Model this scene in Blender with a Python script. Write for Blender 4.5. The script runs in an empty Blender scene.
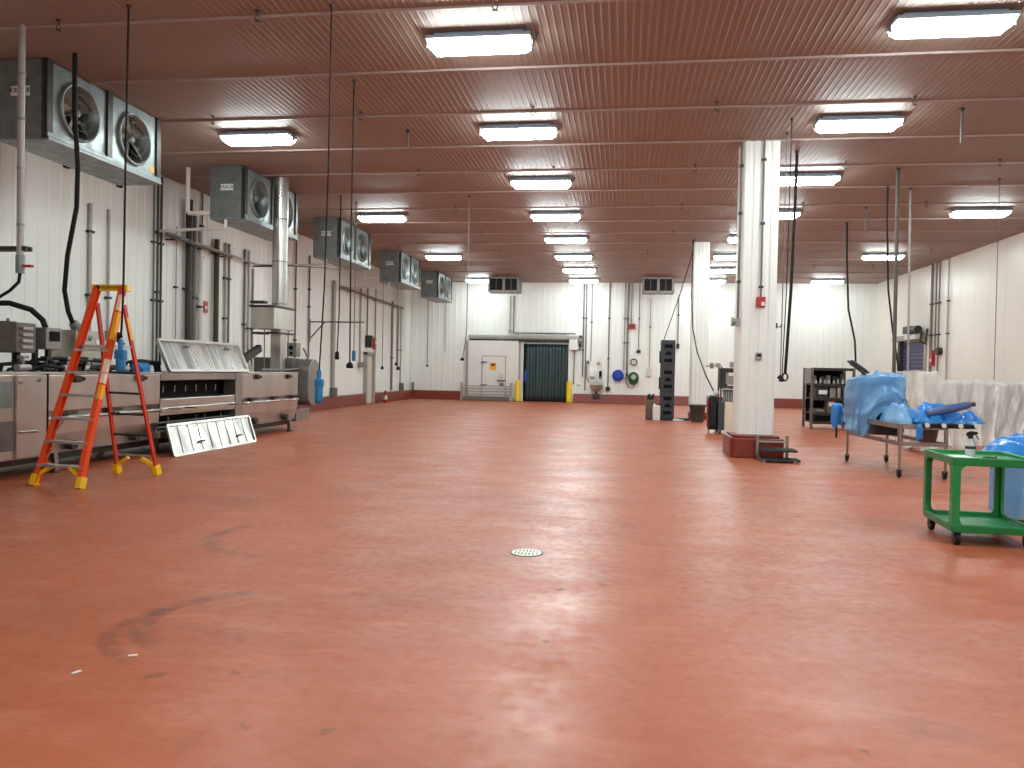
import bpy, math, random
from mathutils import Vector, Matrix, noise
random.seed(7)
PI = math.pi
sc = bpy.context.scene
COL = sc.collection
ORIG = {}

# ------------------------------------------------------------------ helpers
def srgb(r, g, b):
    f = lambda c: (c / 255 / 12.92) if c <= 10 else ((c / 255 + 0.055) / 1.055) ** 2.4
    return (f(r), f(g), f(b), 1.0)

def V(*a):
    return Vector(a)

class MB:
    def __init__(s):
        s.v = []; s.f = []; s.sm = []
    def add(s, vs, fs, smooth=False):
        b = len(s.v)
        s.v += [Vector(p) for p in vs]
        s.f += [tuple(b + i for i in f) for f in fs]
        s.sm += [smooth] * len(fs)
        return s
    def box(s, c, d, rot=None):
        c = Vector(c); h = Vector(d) / 2
        vs = []
        for x in (-1, 1):
            for y in (-1, 1):
                for z in (-1, 1):
                    p = Vector((x * h.x, y * h.y, z * h.z))
                    if rot is not None: p = rot @ p
                    vs.append(c + p)
        return s.add(vs, [(0, 1, 3, 2), (4, 6, 7, 5), (0, 4, 5, 1), (2, 3, 7, 6), (0, 2, 6, 4), (1, 5, 7, 3)])
    def bx(s, x0, x1, y0, y1, z0, z1):
        return s.box(((x0 + x1) / 2, (y0 + y1) / 2, (z0 + z1) / 2), (abs(x1 - x0), abs(y1 - y0), abs(z1 - z0)))
    def bar(s, p, q, w, h, side=(1, 0, 0)):
        p = Vector(p); q = Vector(q); d = (q - p).normalized(); sd = Vector(side)
        sd = (sd - d * sd.dot(d)).normalized(); n = d.cross(sd)
        vs = []
        for e in (p, q):
            for a, b in ((-1, -1), (1, -1), (1, 1), (-1, 1)):
                vs.append(e + sd * (a * w / 2) + n * (b * h / 2))
        return s.add(vs, [(3, 2, 1, 0), (4, 5, 6, 7), (0, 1, 5, 4), (1, 2, 6, 5), (2, 3, 7, 6), (3, 0, 4, 7)])
    def tube(s, pts, r, n=8, cap=True):
        pts = [Vector(p) for p in pts]
        rs = r if isinstance(r, (list, tuple)) else [r] * len(pts)
        rings = []; prev = None
        for i, p in enumerate(pts):
            if i == 0: t = pts[1] - pts[0]
            elif i == len(pts) - 1: t = pts[-1] - pts[-2]
            else: t = (pts[i + 1] - p).normalized() + (p - pts[i - 1]).normalized()
            t = t.normalized()
            if prev is None:
                a = Vector((0, 0, 1)) if abs(t.z) < .9 else Vector((1, 0, 0))
                u = t.cross(a).normalized()
            else:
                u = prev - t * prev.dot(t)
                u = u.normalized() if u.length > 1e-6 else t.orthogonal().normalized()
            prev = u; w = t.cross(u)
            rings.append([p + (u * math.cos(2 * PI * k / n) + w * math.sin(2 * PI * k / n)) * rs[i] for k in range(n)])
        vs = [q for rg in rings for q in rg]; fs = []
        for i in range(len(pts) - 1):
            for k in range(n):
                fs.append((i * n + k, i * n + (k + 1) % n, (i + 1) * n + (k + 1) % n, (i + 1) * n + k))
        s.add(vs, fs, True)
        if cap:
            s.add(rings[0], [tuple(range(n))[::-1]]); s.add(rings[-1], [tuple(range(n))])
        return s
    def lathe(s, prof, c, n=20, M=None):
        c = Vector(c); vs = []; fs = []
        for r, z in prof:
            for k in range(n):
                p = Vector((r * math.cos(2 * PI * k / n), r * math.sin(2 * PI * k / n), z))
                vs.append(c + (M @ p if M is not None else p))
        for i in range(len(prof) - 1):
            for k in range(n):
                fs.append((i * n + k, i * n + (k + 1) % n, (i + 1) * n + (k + 1) % n, (i + 1) * n + k))
        s.add(vs, fs, True)
        if prof[0][0] > 1e-4: s.add(vs[:n], [tuple(range(n))[::-1]])
        if prof[-1][0] > 1e-4: s.add(vs[-n:], [tuple(range(n))])
        return s
    def grid(s, fn, nu, nv, smooth=True, wrap=False):
        vs = [fn(i / nu, j / nv) for i in range(nu if wrap else nu + 1) for j in range(nv + 1)]
        m = nv + 1; fs = []
        for i in range(nu):
            i2 = (i + 1) % nu if wrap else i + 1
            for j in range(nv):
                fs.append((i * m + j, i2 * m + j, i2 * m + j + 1, i * m + j + 1))
        return s.add(vs, fs, smooth)
    def prism(s, poly, vec):
        n = len(poly); vec = Vector(vec)
        a = [Vector(p) for p in poly]; b = [p + vec for p in a]
        fs = [tuple(range(n))[::-1], tuple(range(n, 2 * n))]
        for k in range(n):
            fs.append((k, (k + 1) % n, n + (k + 1) % n, n + k))
        return s.add(a + b, fs)
    def build(s, name, mat, parent=None, bevel=0, base=None, local=False, solid=0):
        o0 = Vector((0, 0, 0))
        if parent is not None and not local: o0 = ORIG.get(parent.name, o0)
        if base is not None: o0 = Vector(base)
        me = bpy.data.meshes.new(name)
        me.from_pydata([tuple(p - o0) for p in s.v], [], s.f)
        me.polygons.foreach_set('use_smooth', s.sm)
        me.validate(); me.update()
        o = bpy.data.objects.new(name, me); COL.objects.link(o)
        me.materials.append(mat)
        if parent is not None: o.parent = parent
        if base is not None: o.location = o0
        ORIG[o.name] = o0
        if solid:
            md = o.modifiers.new('solid', 'SOLIDIFY'); md.thickness = solid; md.offset = 0
        if bevel:
            md = o.modifiers.new('bevel', 'BEVEL'); md.width = bevel; md.segments = 2; md.limit_method = 'ANGLE'; md.angle_limit = .7
        return o

def tag(o, label, cat, group=None, kind=None):
    o['label'] = label; o['category'] = cat
    if group: o['group'] = group
    if kind: o['kind'] = kind
    return o

def thing(name, label, cat, loc=(0, 0, 0), group=None, rotz=0):
    o = bpy.data.objects.new(name, None); COL.objects.link(o)
    o.empty_display_size = .1
    o.location = loc; o.rotation_euler = (0, 0, rotz)
    ORIG[o.name] = Vector(loc)
    return tag(o, label, cat, group)

def kids(o):
    return [c for c in bpy.data.objects if c.parent == o]

def copy_tree(o, parent=None):
    c = o.copy(); COL.objects.link(c)
    if parent is not None: c.parent = parent
    for k in kids(o): copy_tree(k, c)
    return c

def structure(o):
    o['kind'] = 'structure'; return o

def text(body, size, mat, parent, loc, rot, name='lettering', extrude=.002, sx=1.0):
    cu = bpy.data.curves.new(name, 'FONT'); cu.body = body; cu.size = size
    cu.align_x = 'CENTER'; cu.align_y = 'CENTER'; cu.extrude = extrude
    tmp = bpy.data.objects.new(name, cu); COL.objects.link(tmp)
    me = bpy.data.meshes.new_from_object(tmp.evaluated_get(bpy.context.evaluated_depsgraph_get()))
    bpy.data.objects.remove(tmp); bpy.data.curves.remove(cu)
    me.materials.clear(); me.materials.append(mat)
    o = bpy.data.objects.new(name, me); COL.objects.link(o)
    o.parent = parent
    o.location = Vector(loc) - ORIG.get(parent.name, Vector((0, 0, 0)))
    o.rotation_euler = rot; o.scale = (sx, 1, 1)
    return o

# ------------------------------------------------------------------ materials
def mat(name, col, rough=.5, metal=0.0, var=0.0, scale=4.0, bump=0.0, bscale=60.0, stretch=(1, 1, 1), rvar=0.0, spec=.5,
        alpha=1.0, trans=0.0, emit=0.0, col2=None, coat=0.0, detail=5):
    m = bpy.data.materials.new(name); m.use_nodes = True
    nt = m.node_tree; N = nt.nodes; L = nt.links
    b = N['Principled BSDF']
    b.inputs['Base Color'].default_value = col
    b.inputs['Roughness'].default_value = rough
    b.inputs['Metallic'].default_value = metal
    b.inputs['Specular IOR Level'].default_value = spec
    b.inputs['Coat Weight'].default_value = coat
    tc = N.new('ShaderNodeTexCoord'); mp = N.new('ShaderNodeMapping')
    mp.inputs['Scale'].default_value = stretch
    L.new(tc.outputs['Object'], mp.inputs['Vector'])
    nz = N.new('ShaderNodeTexNoise'); nz.inputs['Scale'].default_value = scale; nz.inputs['Detail'].default_value = detail
    L.new(mp.outputs[0], nz.inputs['Vector'])
    if var or col2:
        mx = N.new('ShaderNodeMix'); mx.data_type = 'RGBA'
        mx.inputs['A'].default_value = col
        c2 = col2 or tuple(c * (1 - var) for c in col[:3]) + (1,)
        mx.inputs['B'].default_value = c2
        rp = N.new('ShaderNodeMapRange'); rp.inputs['From Min'].default_value = .35; rp.inputs['From Max'].default_value = .68
        L.new(nz.outputs['Fac'], rp.inputs['Value']); L.new(rp.outputs[0], mx.inputs['Factor'])
        L.new(mx.outputs['Result'], b.inputs['Base Color'])
    if rvar:
        rp = N.new('ShaderNodeMapRange'); rp.inputs['From Min'].default_value = .3; rp.inputs['From Max'].default_value = .7
        rp.inputs['To Min'].default_value = max(.02, rough - rvar); rp.inputs['To Max'].default_value = rough + rvar
        L.new(nz.outputs['Fac'], rp.inputs['Value']); L.new(rp.outputs[0], b.inputs['Roughness'])
    if bump:
        n2 = N.new('ShaderNodeTexNoise'); n2.inputs['Scale'].default_value = bscale; n2.inputs['Detail'].default_value = 4
        L.new(mp.outputs[0], n2.inputs['Vector'])
        bp = N.new('ShaderNodeBump'); bp.inputs['Strength'].default_value = bump; bp.inputs['Distance'].default_value = .01
        L.new(n2.outputs['Fac'], bp.inputs['Height']); L.new(bp.outputs[0], b.inputs['Normal'])
    if alpha < 1: b.inputs['Alpha'].default_value = alpha
    if trans: b.inputs['Transmission Weight'].default_value = trans
    if emit:
        b.inputs['Emission Color'].default_value = col; b.inputs['Emission Strength'].default_value = emit
    return m

LENS = 57.0
M_wall = mat('white_wall_panel', srgb(241, 243, 237), .38, 0, .05, .7, .05, 8)
M_wall_r = mat('cream_wall_panel', srgb(240, 236, 226), .35, 0, .05, .5, .03, 8)
M_ceil = mat('ceiling_panel', srgb(152, 134, 122), .58, 0, .08, .6)
M_seam = mat('ceiling_batten', srgb(160, 142, 134), .4, 0, .1, 3)
M_curb = mat('red_curb', srgb(132, 48, 28), .4, 0, .25, 3, .1, 30)
M_white = mat('white_paint', srgb(228, 227, 222), .4, 0, .05, 3)
M_offwhite = mat('offwhite_plastic', srgb(216, 208, 196), .45, 0, .08, 3)
M_pvc = mat('white_pvc', srgb(226, 220, 212), .35, 0, .05, 4)
M_lens = mat('lamp_lens', (0.86, 0.98, 0.985, 1), .3, 0, emit=LENS)
M_house = mat('lamp_housing', srgb(150, 165, 180), .4, 0, .08, 8)
M_steel = mat('stainless', (.56, .525, .48, 1), .33, 1, .22, 1.6, .03, 40, (1, 1, .3), .05, detail=2)
M_steel_d = mat('stainless_dull_and_shaded', (.37, .34, .31, 1), .42, 1, .25, 2, .03, 40, (1, 1, .3), .06, detail=2)
M_alu = mat('bright_aluminium', (.54, .52, .48, 1), .34, 1, .4, 2.2, .06, 5, (1, 1.5, .15), .08, detail=1)
M_streak = mat('stainless_reflection_streaks', (.66, .64, .60, 1), .30, 1, .72, 2.4, .05, 5, (.2, 1.7, .12), .08, detail=2)  # dark bands in the colour stand in for reflections on the cover
M_galv = mat('galvanised', (.22, .245, .24, 1), .48, .5, .25, 5, .04, 30, rvar=.1)
M_galv_l = mat('galvanised_light', (.25, .285, .28, 1), .42, .45, .2, 5, rvar=.1)
M_conduit = mat('grey_conduit', (.20, .18, .165, 1), .5, .35, .2, 4)
M_conduit_l = mat('pale_conduit', (.42, .40, .37, 1), .45, .35, .15, 4)
M_pipe_d = mat('dark_pipe_and_shade', (.07, .055, .045, 1), .5, .3, .3, 4)
M_pipe_b = mat('brown_grey_pipe', (.12, .10, .085, 1), .55, .2, .2, 4)
M_black = mat('black_rubber', (.010, .010, .010, 1), .6, 0, .2, 8, spec=.25)
M_dark = mat('black_and_recess_shade', (.010, .009, .009, 1), .8, 0, .3, 6, spec=.15)  # for black parts, and for shade painted into recesses and gaps
M_dkmetal = mat('dark_metal', (.06, .055, .05, 1), .45, .6, .4, 6)
M_coil = mat('coil_fins', (.012, .012, .011, 1), .6, .2, .4, 20, .3, 80, (1, 1, 8))
M_blade = mat('fan_blade', (.20, .17, .145, 1), .45, .5, .2, 6)
M_orange = mat('orange_fibreglass', srgb(232, 74, 16), .4, 0, .12, 8)
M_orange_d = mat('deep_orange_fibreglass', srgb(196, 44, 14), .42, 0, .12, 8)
M_yellow = mat('yellow_plastic', srgb(246, 196, 20), .4, 0, .08, 8)
M_bollard = mat('yellow_paint', srgb(240, 206, 20), .38, 0, .12, 5)
M_tread = mat('tread_aluminium', (.55, .53, .5, 1), .4, .7, .2, 12)
M_sticker = mat('white_sticker', srgb(240, 225, 205), .5, 0, .1, 20)
M_stick_y = mat('amber_sticker', srgb(250, 176, 30), .5, 0, .1, 20)
M_ink = mat('black_ink', (.012, .012, .012, 1), .5, 0, .1, 9)
M_green = mat('green_plastic', srgb(24, 134, 70), .42, 0, .15, 6, .05, 90)
M_green_d = mat('green_hose', srgb(10, 84, 44), .42, 0, .2, 12)
M_blue_h = mat('blue_hose', srgb(24, 70, 176), .4, 0, .2, 12)
M_blue_p = mat('blue_plug', srgb(22, 118, 176), .42, 0, .15, 12)
M_red = mat('red_paint', srgb(178, 30, 30), .38, 0, .12, 8)
M_slate = mat('slate_plastic', srgb(62, 68, 74), .5, 0, .2, 8, .06, 60)
M_slate_d = mat('dark_slate_plastic', srgb(40, 44, 48), .55, 0, .2, 8)
M_grey_b = mat('grey_bucket', srgb(78, 80, 84), .5, 0, .15, 6)
M_curtain = mat('teal_strip_curtain', srgb(40, 64, 68), .28, 0, .35, 3, .08, 20, (6, 1, .4), spec=.6)
M_purple = mat('indigo_roller_door', srgb(56, 56, 104), .4, 0, .2, 3)
M_box_g = mat('grey_enclosure', (.30, .29, .27, 1), .42, .6, .2, 5)
M_box_b = mat('brown_grey_enclosure', (.16, .145, .125, 1), .45, .5, .25, 5)
M_brown = mat('brown_bin', srgb(112, 92, 80), .5, 0, .3, 6)
M_panelw = mat('milky_panel', srgb(224, 216, 190), .45, 0, .12, 3)
M_clear_b = mat('clear_bottle', srgb(222, 228, 226), .15, 0, alpha=.55, spec=.6)
M_paper = mat('white_paper', srgb(226, 234, 224), .7, 0, .08, 12)
M_grate = mat('drain_grate', srgb(222, 218, 204), .45, .2, .15, 30)

def plastic(name, col, col2, alpha, rough=.22, tscale=3.0, metal=0, streak=False):
    m = mat(name, col, rough, metal, .2, tscale, .22, 9, (1, 1, .6), .08, .7, col2=col2)
    nt = m.node_tree; N = nt.nodes; L = nt.links
    b = N['Principled BSDF']; out = N['Material Output']
    tr = N.new('ShaderNodeBsdfTransparent'); tr.inputs[0].default_value = tuple(.5 + .5 * c for c in col[:3]) + (1,)
    tl = N.new('ShaderNodeBsdfTranslucent'); tl.inputs[0].default_value = col
    mx0 = N.new('ShaderNodeMixShader'); mx0.inputs[0].default_value = .25
    L.new(b.outputs[0], mx0.inputs[1]); L.new(tl.outputs[0], mx0.inputs[2])
    mx = N.new('ShaderNodeMixShader'); mx.inputs[0].default_value = alpha
    if streak:      # crumpled film: thin clear stretches between bunched, milky folds
        tc = N.new('ShaderNodeTexCoord'); mp = N.new('ShaderNodeMapping')
        mp.inputs['Scale'].default_value = (4, 2, .7); mp.inputs['Rotation'].default_value = (0, .45, 0)
        nz = N.new('ShaderNodeTexNoise'); nz.inputs['Scale'].default_value = 1.6; nz.inputs['Detail'].default_value = 6
        rp = N.new('ShaderNodeMapRange')
        for k_, v_ in (('From Min', .3), ('From Max', .7), ('To Min', .46), ('To Max', .97)): rp.inputs[k_].default_value = v_
        L.new(tc.outputs['Object'], mp.inputs[0]); L.new(mp.outputs[0], nz.inputs[0]); L.new(nz.outputs['Fac'], rp.inputs['Value']); L.new(rp.outputs[0], mx.inputs[0])
    L.new(tr.outputs[0], mx.inputs[1]); L.new(mx0.outputs[0], mx.inputs[2])
    L.new(mx.outputs[0], out.inputs['Surface'])
    return m
P_blue = plastic('blue_film', srgb(146, 200, 242), srgb(104, 168, 230), .86, .16, 3)
P_blue_d = plastic('strong_blue_film', srgb(70, 164, 240), srgb(40, 130, 222), .92, .16)
P_clear = plastic('clear_film', srgb(250, 249, 246), srgb(240, 237, 232), .5, .15, 5, streak=True)

# floor: terracotta coating with wear, dust and a few tyre scuffs
def floor_material():
    m = bpy.data.materials.new('terracotta_floor'); m.use_nodes = True
    nt = m.node_tree; N = nt.nodes; L = nt.links
    b = N['Principled BSDF']
    tc = N.new('ShaderNodeTexCoord')
    def noi(scale, detail=5, stretch=(1, 1, 1), rough=.55, rot=0):
        mp = N.new('ShaderNodeMapping'); mp.inputs['Scale'].default_value = stretch; mp.inputs['Rotation'].default_value = (0, 0, rot)
        L.new(tc.outputs['Object'], mp.inputs['Vector'])
        n = N.new('ShaderNodeTexNoise'); n.inputs['Scale'].default_value = scale; n.inputs['Detail'].default_value = detail
        n.inputs['Roughness'].default_value = rough
        L.new(mp.outputs[0], n.inputs['Vector']); return n.outputs['Fac']
    def ramp(x, a, c, lo=0.0, hi=1.0):
        r = N.new('ShaderNodeMapRange'); r.interpolation_type = 'SMOOTHSTEP'
        for k, v in (('From Min', a), ('From Max', c), ('To Min', lo), ('To Max', hi)): r.inputs[k].default_value = v
        L.new(x, r.inputs['Value']); return r.outputs[0]
    def mathn(op, x, y=None):
        n = N.new('ShaderNodeMath'); n.operation = op
        for i, q in enumerate((x, y)):
            if q is None: continue
            if isinstance(q, (int, float)): n.inputs[i].default_value = q
            else: L.new(q, n.inputs[i])
        return n.outputs[0]
    def mix(fac, A, B):
        n = N.new('ShaderNodeMix'); n.data_type = 'RGBA'
        if isinstance(fac, float): n.inputs['Factor'].default_value = fac
        else: L.new(fac, n.inputs['Factor'])
        for k, q in (('A', A), ('B', B)):
            if isinstance(q, tuple): n.inputs[k].default_value = q
            else: L.new(q, n.inputs[k])
        return n.outputs['Result']
    base = FLOORC
    c = mix(ramp(noi(.35, 6), .35, .65), base, FLOORC2)
    c = mix(mathn('MULTIPLY', ramp(noi(1.6, 8, (1, 2.2, 1), .65, .2), .48, .75), .45), c, FLOORC3)
    c = mix(mathn('MULTIPLY', ramp(noi(2.2, 9, (1, 3, 1), .7, -.3), .55, .8), .35), c, FLOORC4)
    c = mix(mathn('MULTIPLY', ramp(noi(26, 3), .45, .75), .16), c, FLOORC4)
    c = mix(mathn('MULTIPLY', ramp(noi(5.5, 2, (1, 1, 1), .4), .70, .76), .5), c, FLOORC5)
    c = mix(mathn('MULTIPLY', ramp(noi(.8, 9, (1, 1.3, 1), .72, .7), .55, .66), .3), c, FLOORC4)
    # tyre scuffs and old wet rings: arcs around fixed points of the floor
    sep = N.new('ShaderNodeSeparateXYZ'); L.new(tc.outputs['Object'], sep.inputs[0])
    X, Y = sep.outputs[0], sep.outputs[1]
    wob = mathn('MULTIPLY', mathn('SUBTRACT', noi(3, 4), .5), .12)
    for (cx, cy, R, w, ax, ay, s) in ((-2.22, 4.48, .60, .055, -1, .1, .55), (-2.3, 4.3, .60, .05, -1, -.15, .5),
                                      (-2.9, 6.75, .75, .06, -.8, -.5, .45), (-2.2, 5.08, .30, .02, 0, .01, .4), (-2.13, 8.62, .02, .10, .01, -.01, .5), (-3.9, 9.4, .25, .03, 0, .3, .4)):
        dx = mathn('SUBTRACT', X, cx); dy = mathn('SUBTRACT', Y, cy)
        d = mathn('SQRT', mathn('ADD', mathn('MULTIPLY', dx, dx), mathn('MULTIPLY', dy, dy)))
        ring = ramp(mathn('ABSOLUTE', mathn('ADD', mathn('SUBTRACT', d, R), wob)), w * 1.6, w * .5)
        half = ramp(mathn('ADD', mathn('MULTIPLY', dx, ax), mathn('MULTIPLY', dy, ay)), .1, .5)
        k = mathn('MULTIPLY', mathn('MULTIPLY', ring, half), mathn('MULTIPLY', ramp(noi(7, 5), .3, .6), s))
        c = mix(k, c, FLOORC5)
    L.new(c, b.inputs['Base Color'])
    rr = mathn('ADD', ramp(noi(1.1, 7, (1, 1.5, 1), .65), .3, .7, .31, .46), ramp(noi(12, 4), .4, .7, 0.0, .12))
    L.new(rr, b.inputs['Roughness'])
    b.inputs['Specular IOR Level'].default_value = .42
    h = mathn('ADD', mathn('MULTIPLY', noi(4.5, 7), .9), mathn('MULTIPLY', noi(40, 3), .12))
    bp = N.new('ShaderNodeBump'); bp.inputs['Strength'].default_value = .16; bp.inputs['Distance'].default_value = .02
    L.new(h, bp.inputs['Height']); L.new(bp.outputs[0], b.inputs['Normal'])
    return m
FLOORC = srgb(168, 88, 57); FLOORC2 = srgb(180, 96, 65); FLOORC3 = srgb(202, 130, 102); FLOORC4 = srgb(122, 64, 46); FLOORC5 = srgb(90, 54, 40)
M_floor = floor_material()

# ------------------------------------------------------------------ the room
XL, XR, YB, YN, ZC = -10.95, 11.81, 39.4, -7.0, 6.01
structure(MB().bx(XL - .3, XR + .3, YN - .3, YB + .3, -.2, 0).build('floor', M_floor))

def ribbed(name, m, p0, du, length, up, height, nrm, pitch, depth, flat=.7):
    """vertical rib profile along du, extruded along up, standing out along nrm"""
    prof = []; u = 0
    while u < length:
        prof += [(u, 0), (u + pitch * flat, 0), (u + pitch * (flat + (1 - flat) * .3), depth), (u + pitch * (1 - (1 - flat) * .3), depth)]
        u += pitch
    prof.append((length, 0))
    prof = [(min(a, length), d) for a, d in prof]
    mb = MB(); p0 = Vector(p0); du = Vector(du); up = Vector(up); nrm = Vector(nrm)
    vs = []; fs = []
    for a, d in prof:
        q = p0 + du * a + nrm * d
        vs += [q, q + up * height]
    for i in range(len(prof) - 1):
        fs.append((2 * i, 2 * i + 2, 2 * i + 3, 2 * i + 1))
    mb.add(vs, fs)
    # backing so the shell has thickness
    e = p0 - nrm * .02; f = p0 - nrm * .06
    mb.prism([e, e + du * length, f + du * length, f], up * height)
    return structure(mb.build(name, m))

ribbed('wall_left', M_wall, (XL, YN, 0), (0, 1, 0), YB - YN, (0, 0, 1), ZC, (1, 0, 0), .30, .012)
ribbed('wall_back', M_wall, (XL, YB, 0), (1, 0, 0), XR - XL, (0, 0, 1), ZC, (0, -1, 0), .30, .012)
ribbed('wall_right', M_wall_r, (XR, YN, 0), (0, 1, 0), YB - YN, (0, 0, 1), ZC, (-1, 0, 0), 1.12, .006, .985)
ribbed('wall_front', M_wall, (XL, YN, 0), (1, 0, 0), XR - XL, (0, 0, 1), ZC, (0, 1, 0), .30, .012)
ribbed('ceiling', M_ceil, (XL, YN, ZC), (1, 0, 0), XR - XL, (0, 1, 0), YB - YN, (0, 0, -1), .10, .005, .6)
k = -9; n = 0
while True:
    y = 11.482 + 1.973 * k; k += 1
    if y < YN + .2: continue
    if y > YB - .2: break
    n += 1
    mb = MB().prism([(XL, y - .03, ZC - .003), (XL, y + .03, ZC - .003), (XL, y + .018, ZC - .03), (XL, y - .018, ZC - .03)], (XR - XL, 0, 0))
    structure(mb.build('trim_%d' % n, M_seam))

# red kerbs at the foot of the walls
def kerb(name, poly, vec):
    return structure(MB().prism(poly, vec).build(name, M_curb, bevel=.015))
kl = lambda y: [(XL, y, 0), (XL + .22, y, 0), (XL + .14, y, .43), (XL, y, .45)]
kerb('baseboard_left_1', kl(YN), (0, 31.9 - YN, 0))
kerb('baseboard_left_2', kl(33.2), (0, YB - 33.2, 0))
kb = lambda x: [(x, YB, 0), (x, YB - .22, 0), (x, YB - .14, .43), (x, YB, .45)]
kerb('baseboard_back_1', kb(XL), (-8.25 - XL, 0, 0))
kerb('baseboard_back_2', kb(-2.5), (XR + 2.5, 0, 0))
kr = lambda y: [(XR, y, 0), (XR - .22, y, 0), (XR - .14, y, .43), (XR, y, .45)]
kerb('baseboard_right_1', kr(YN), (0, 33.0 - YN, 0))
kerb('baseboard_right_2', kr(35.8), (0, YB - 35.8, 0))

# columns
def column(x0, x1, y0, d, name):
    prof = []
    w = x1 - x0; nr = 4; mb = MB()
    poly = []
    def side(a, b, nrm):
        a = Vector(a); b = Vector(b); nrm = Vector(nrm); L = (b - a).length; dr = (b - a).normalized()
        out = []
        for i in range(nr):
            s0 = L * i / nr; s1 = L * (i + 1) / nr; g = .02
            out += [a + dr * (s0 + g) , a + dr * (s0 + g + .015) + nrm * .012, a + dr * (s1 - g - .015) + nrm * .012, a + dr * (s1 - g)]
        return out
    poly += side((x0, y0, 0), (x1, y0, 0), (0, -1, 0)) + side((x1, y0, 0), (x1, y0 + d, 0), (1, 0, 0))
    poly += side((x1, y0 + d, 0), (x0, y0 + d, 0), (0, 1, 0)) + side((x0, y0 + d, 0), (x0, y0, 0), (-1, 0, 0))
    mb.prism(poly, (0, 0, ZC + .05))
    return structure(mb.build(name, M_wall))
column(2.16, 2.82, 15.42, .64, 'pillar_near')
column(2.24, 2.77, 27.2, .53, 'pillar_far')
c0 = [(2.07, 15.06, 0), (2.96, 15.06, 0), (2.96, 16.25, 0), (2.0, 16.25, 0), (2.0, 15.16, 0)]
structure(MB().prism(c0, (0, 0, .37)).prism([Vector(p) + V(0, 0, .37) + (V(2.46, 15.7, 0) - V(p[0], p[1], 0)) * .12 for p in c0], (0, 0, .05)).build('trim_pillar_kerb', M_curb, bevel=.02))
structure(MB().bx(2.215, 2.795, 27.175, 27.75, 0, .25).build('trim_pillar_far_kerb', M_curb, bevel=.02))

# doors in the setting
def left_door():
    r = thing('door_1', 'narrow grey personnel door in the left wall', 'door', (XL, 32.55, 0)); r['kind'] = 'structure'
    MB().bx(XL, XL + .16, 31.95, 32.10, 0, 2.2).bx(XL, XL + .16, 33.02, 33.17, 0, 2.2).bx(XL, XL + .16, 31.95, 33.17, 2.1, 2.22).build('door_frame', M_conduit_l, r)
    MB().bx(XL, XL + .05, 32.10, 33.02, 0.01, 2.1).build('door_leaf', M_offwhite, r)
    MB().tube([(XL + .06, 32.95, 1.0), (XL + .11, 32.95, 1.0), (XL + .11, 32.8, 1.0)], .012).build('handle', M_steel, r)
left_door()

def roller_door():
    r = thing('door_2', 'indigo roll-up door in the right wall', 'door', (XR, 34.4, 0)); r['kind'] = 'structure'
    x = XR
    mb = MB()
    prof = []
    z = 0.02
    while z < 3.0:
        prof += [(x - .03, z), (x - .055, z + .05), (x - .055, z + .11), (x - .03, z + .14)]; z += .16
    poly = [(px, 33.2, pz) for px, pz in prof] + [(x - .02, 33.2, prof[-1][1]), (x - .02, 33.2, prof[0][1])]
    mb.prism(poly, (0, 2.35, 0)).build('shutter_curtain', M_purple, r)
    MB().bx(x - .045, x, 32.95, 33.2, 0, 3.15).build('door_frame', M_conduit_l, r)
    MB().bx(x - .18, x, 35.55, 35.80, 0, 3.15).build('door_frame', M_pipe_d, r)  # far jamb coloured dark for the shadow inside the door recess
    MB().bx(x - .30, x, 32.95, 36.2, 3.10, 3.32).build('header', M_conduit_l, r, bevel=.02)
    MB().bx(x - .34, x - .30, 33.3, 34.5, 3.12, 3.30).build('sign_plate', M_white, r)
    mo = MB().tube([(x - .3, 33.1, 3.5), (x - .3, 34.1, 3.5)], .15, 14).bx(x - .42, x - .1, 33.7, 34.5, 3.36, 3.66).build('motor', M_dkmetal, r)
    MB().tube([(x - .25, 32.9, 3.4), (x - .3, 32.85, 3.0), (x - .15, 32.75, 2.9), (x - .1, 32.7, 3.5)], .045, 8).build('motor_cable', M_dkmetal, r)
roller_door()

# ------------------------------------------------------------------ ceiling lights
LX = {'L': -7.03, 'A': -2.0, 'R': 3.88, 'S': 9.09}
def make_light():
    r = thing('ceiling_light', 'x', 'ceiling light', (0, 0, 0), 'ceiling lights')
    MB().prism([(-.70, -.21, .06), (.70, -.21, .06), (.70, .21, .06), (-.70, .21, .06)], (0, 0, .05)).bx(-.6, .6, -.13, .13, .11, .17).build('housing', M_house, r, bevel=.012)
    mb = MB()
    t = [(-.67, -.19), (.67, -.19), (.67, .19), (-.67, .19)]; bt = [(-.60, -.12), (.60, -.12), (.60, .12), (-.60, .12)]
    mid = [(-.665, -.185), (.665, -.185), (.665, .185), (-.665, .185)]
    vs = [(a, b, .06) for a, b in t] + [(a, b, .02) for a, b in mid] + [(a, b, -.05) for a, b in bt]
    fs = [(8, 11, 10, 9)]
    for lv in (0, 4):
        for i in range(4):
            j = (i + 1) % 4; fs.append((lv + i, lv + 4 + i, lv + 4 + j, lv + j))
    mb.add(vs, fs); mb.build('lens', M_lens, r)
    for x in (-.695, .695):
        MB().bx(x - .02, x + .02, -.05, .05, .0, .08).build('clip', M_conduit, r)
    MB().tube([(.69, 0, .08), (.76, 0, .09), (.78, 0, .18)], .015, 6).build('cable_gland', M_conduit, r)
    return r
protoL = make_light(); usedL = False
ordn = ['nearest', 'second', 'third', 'fourth', 'fifth', 'sixth', 'seventh', 'last']
rowname = {'A': 'long middle row', 'R': 'row passing the columns', 'L': 'row beside the fan coolers', 'S': 'row by the right wall'}
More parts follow.
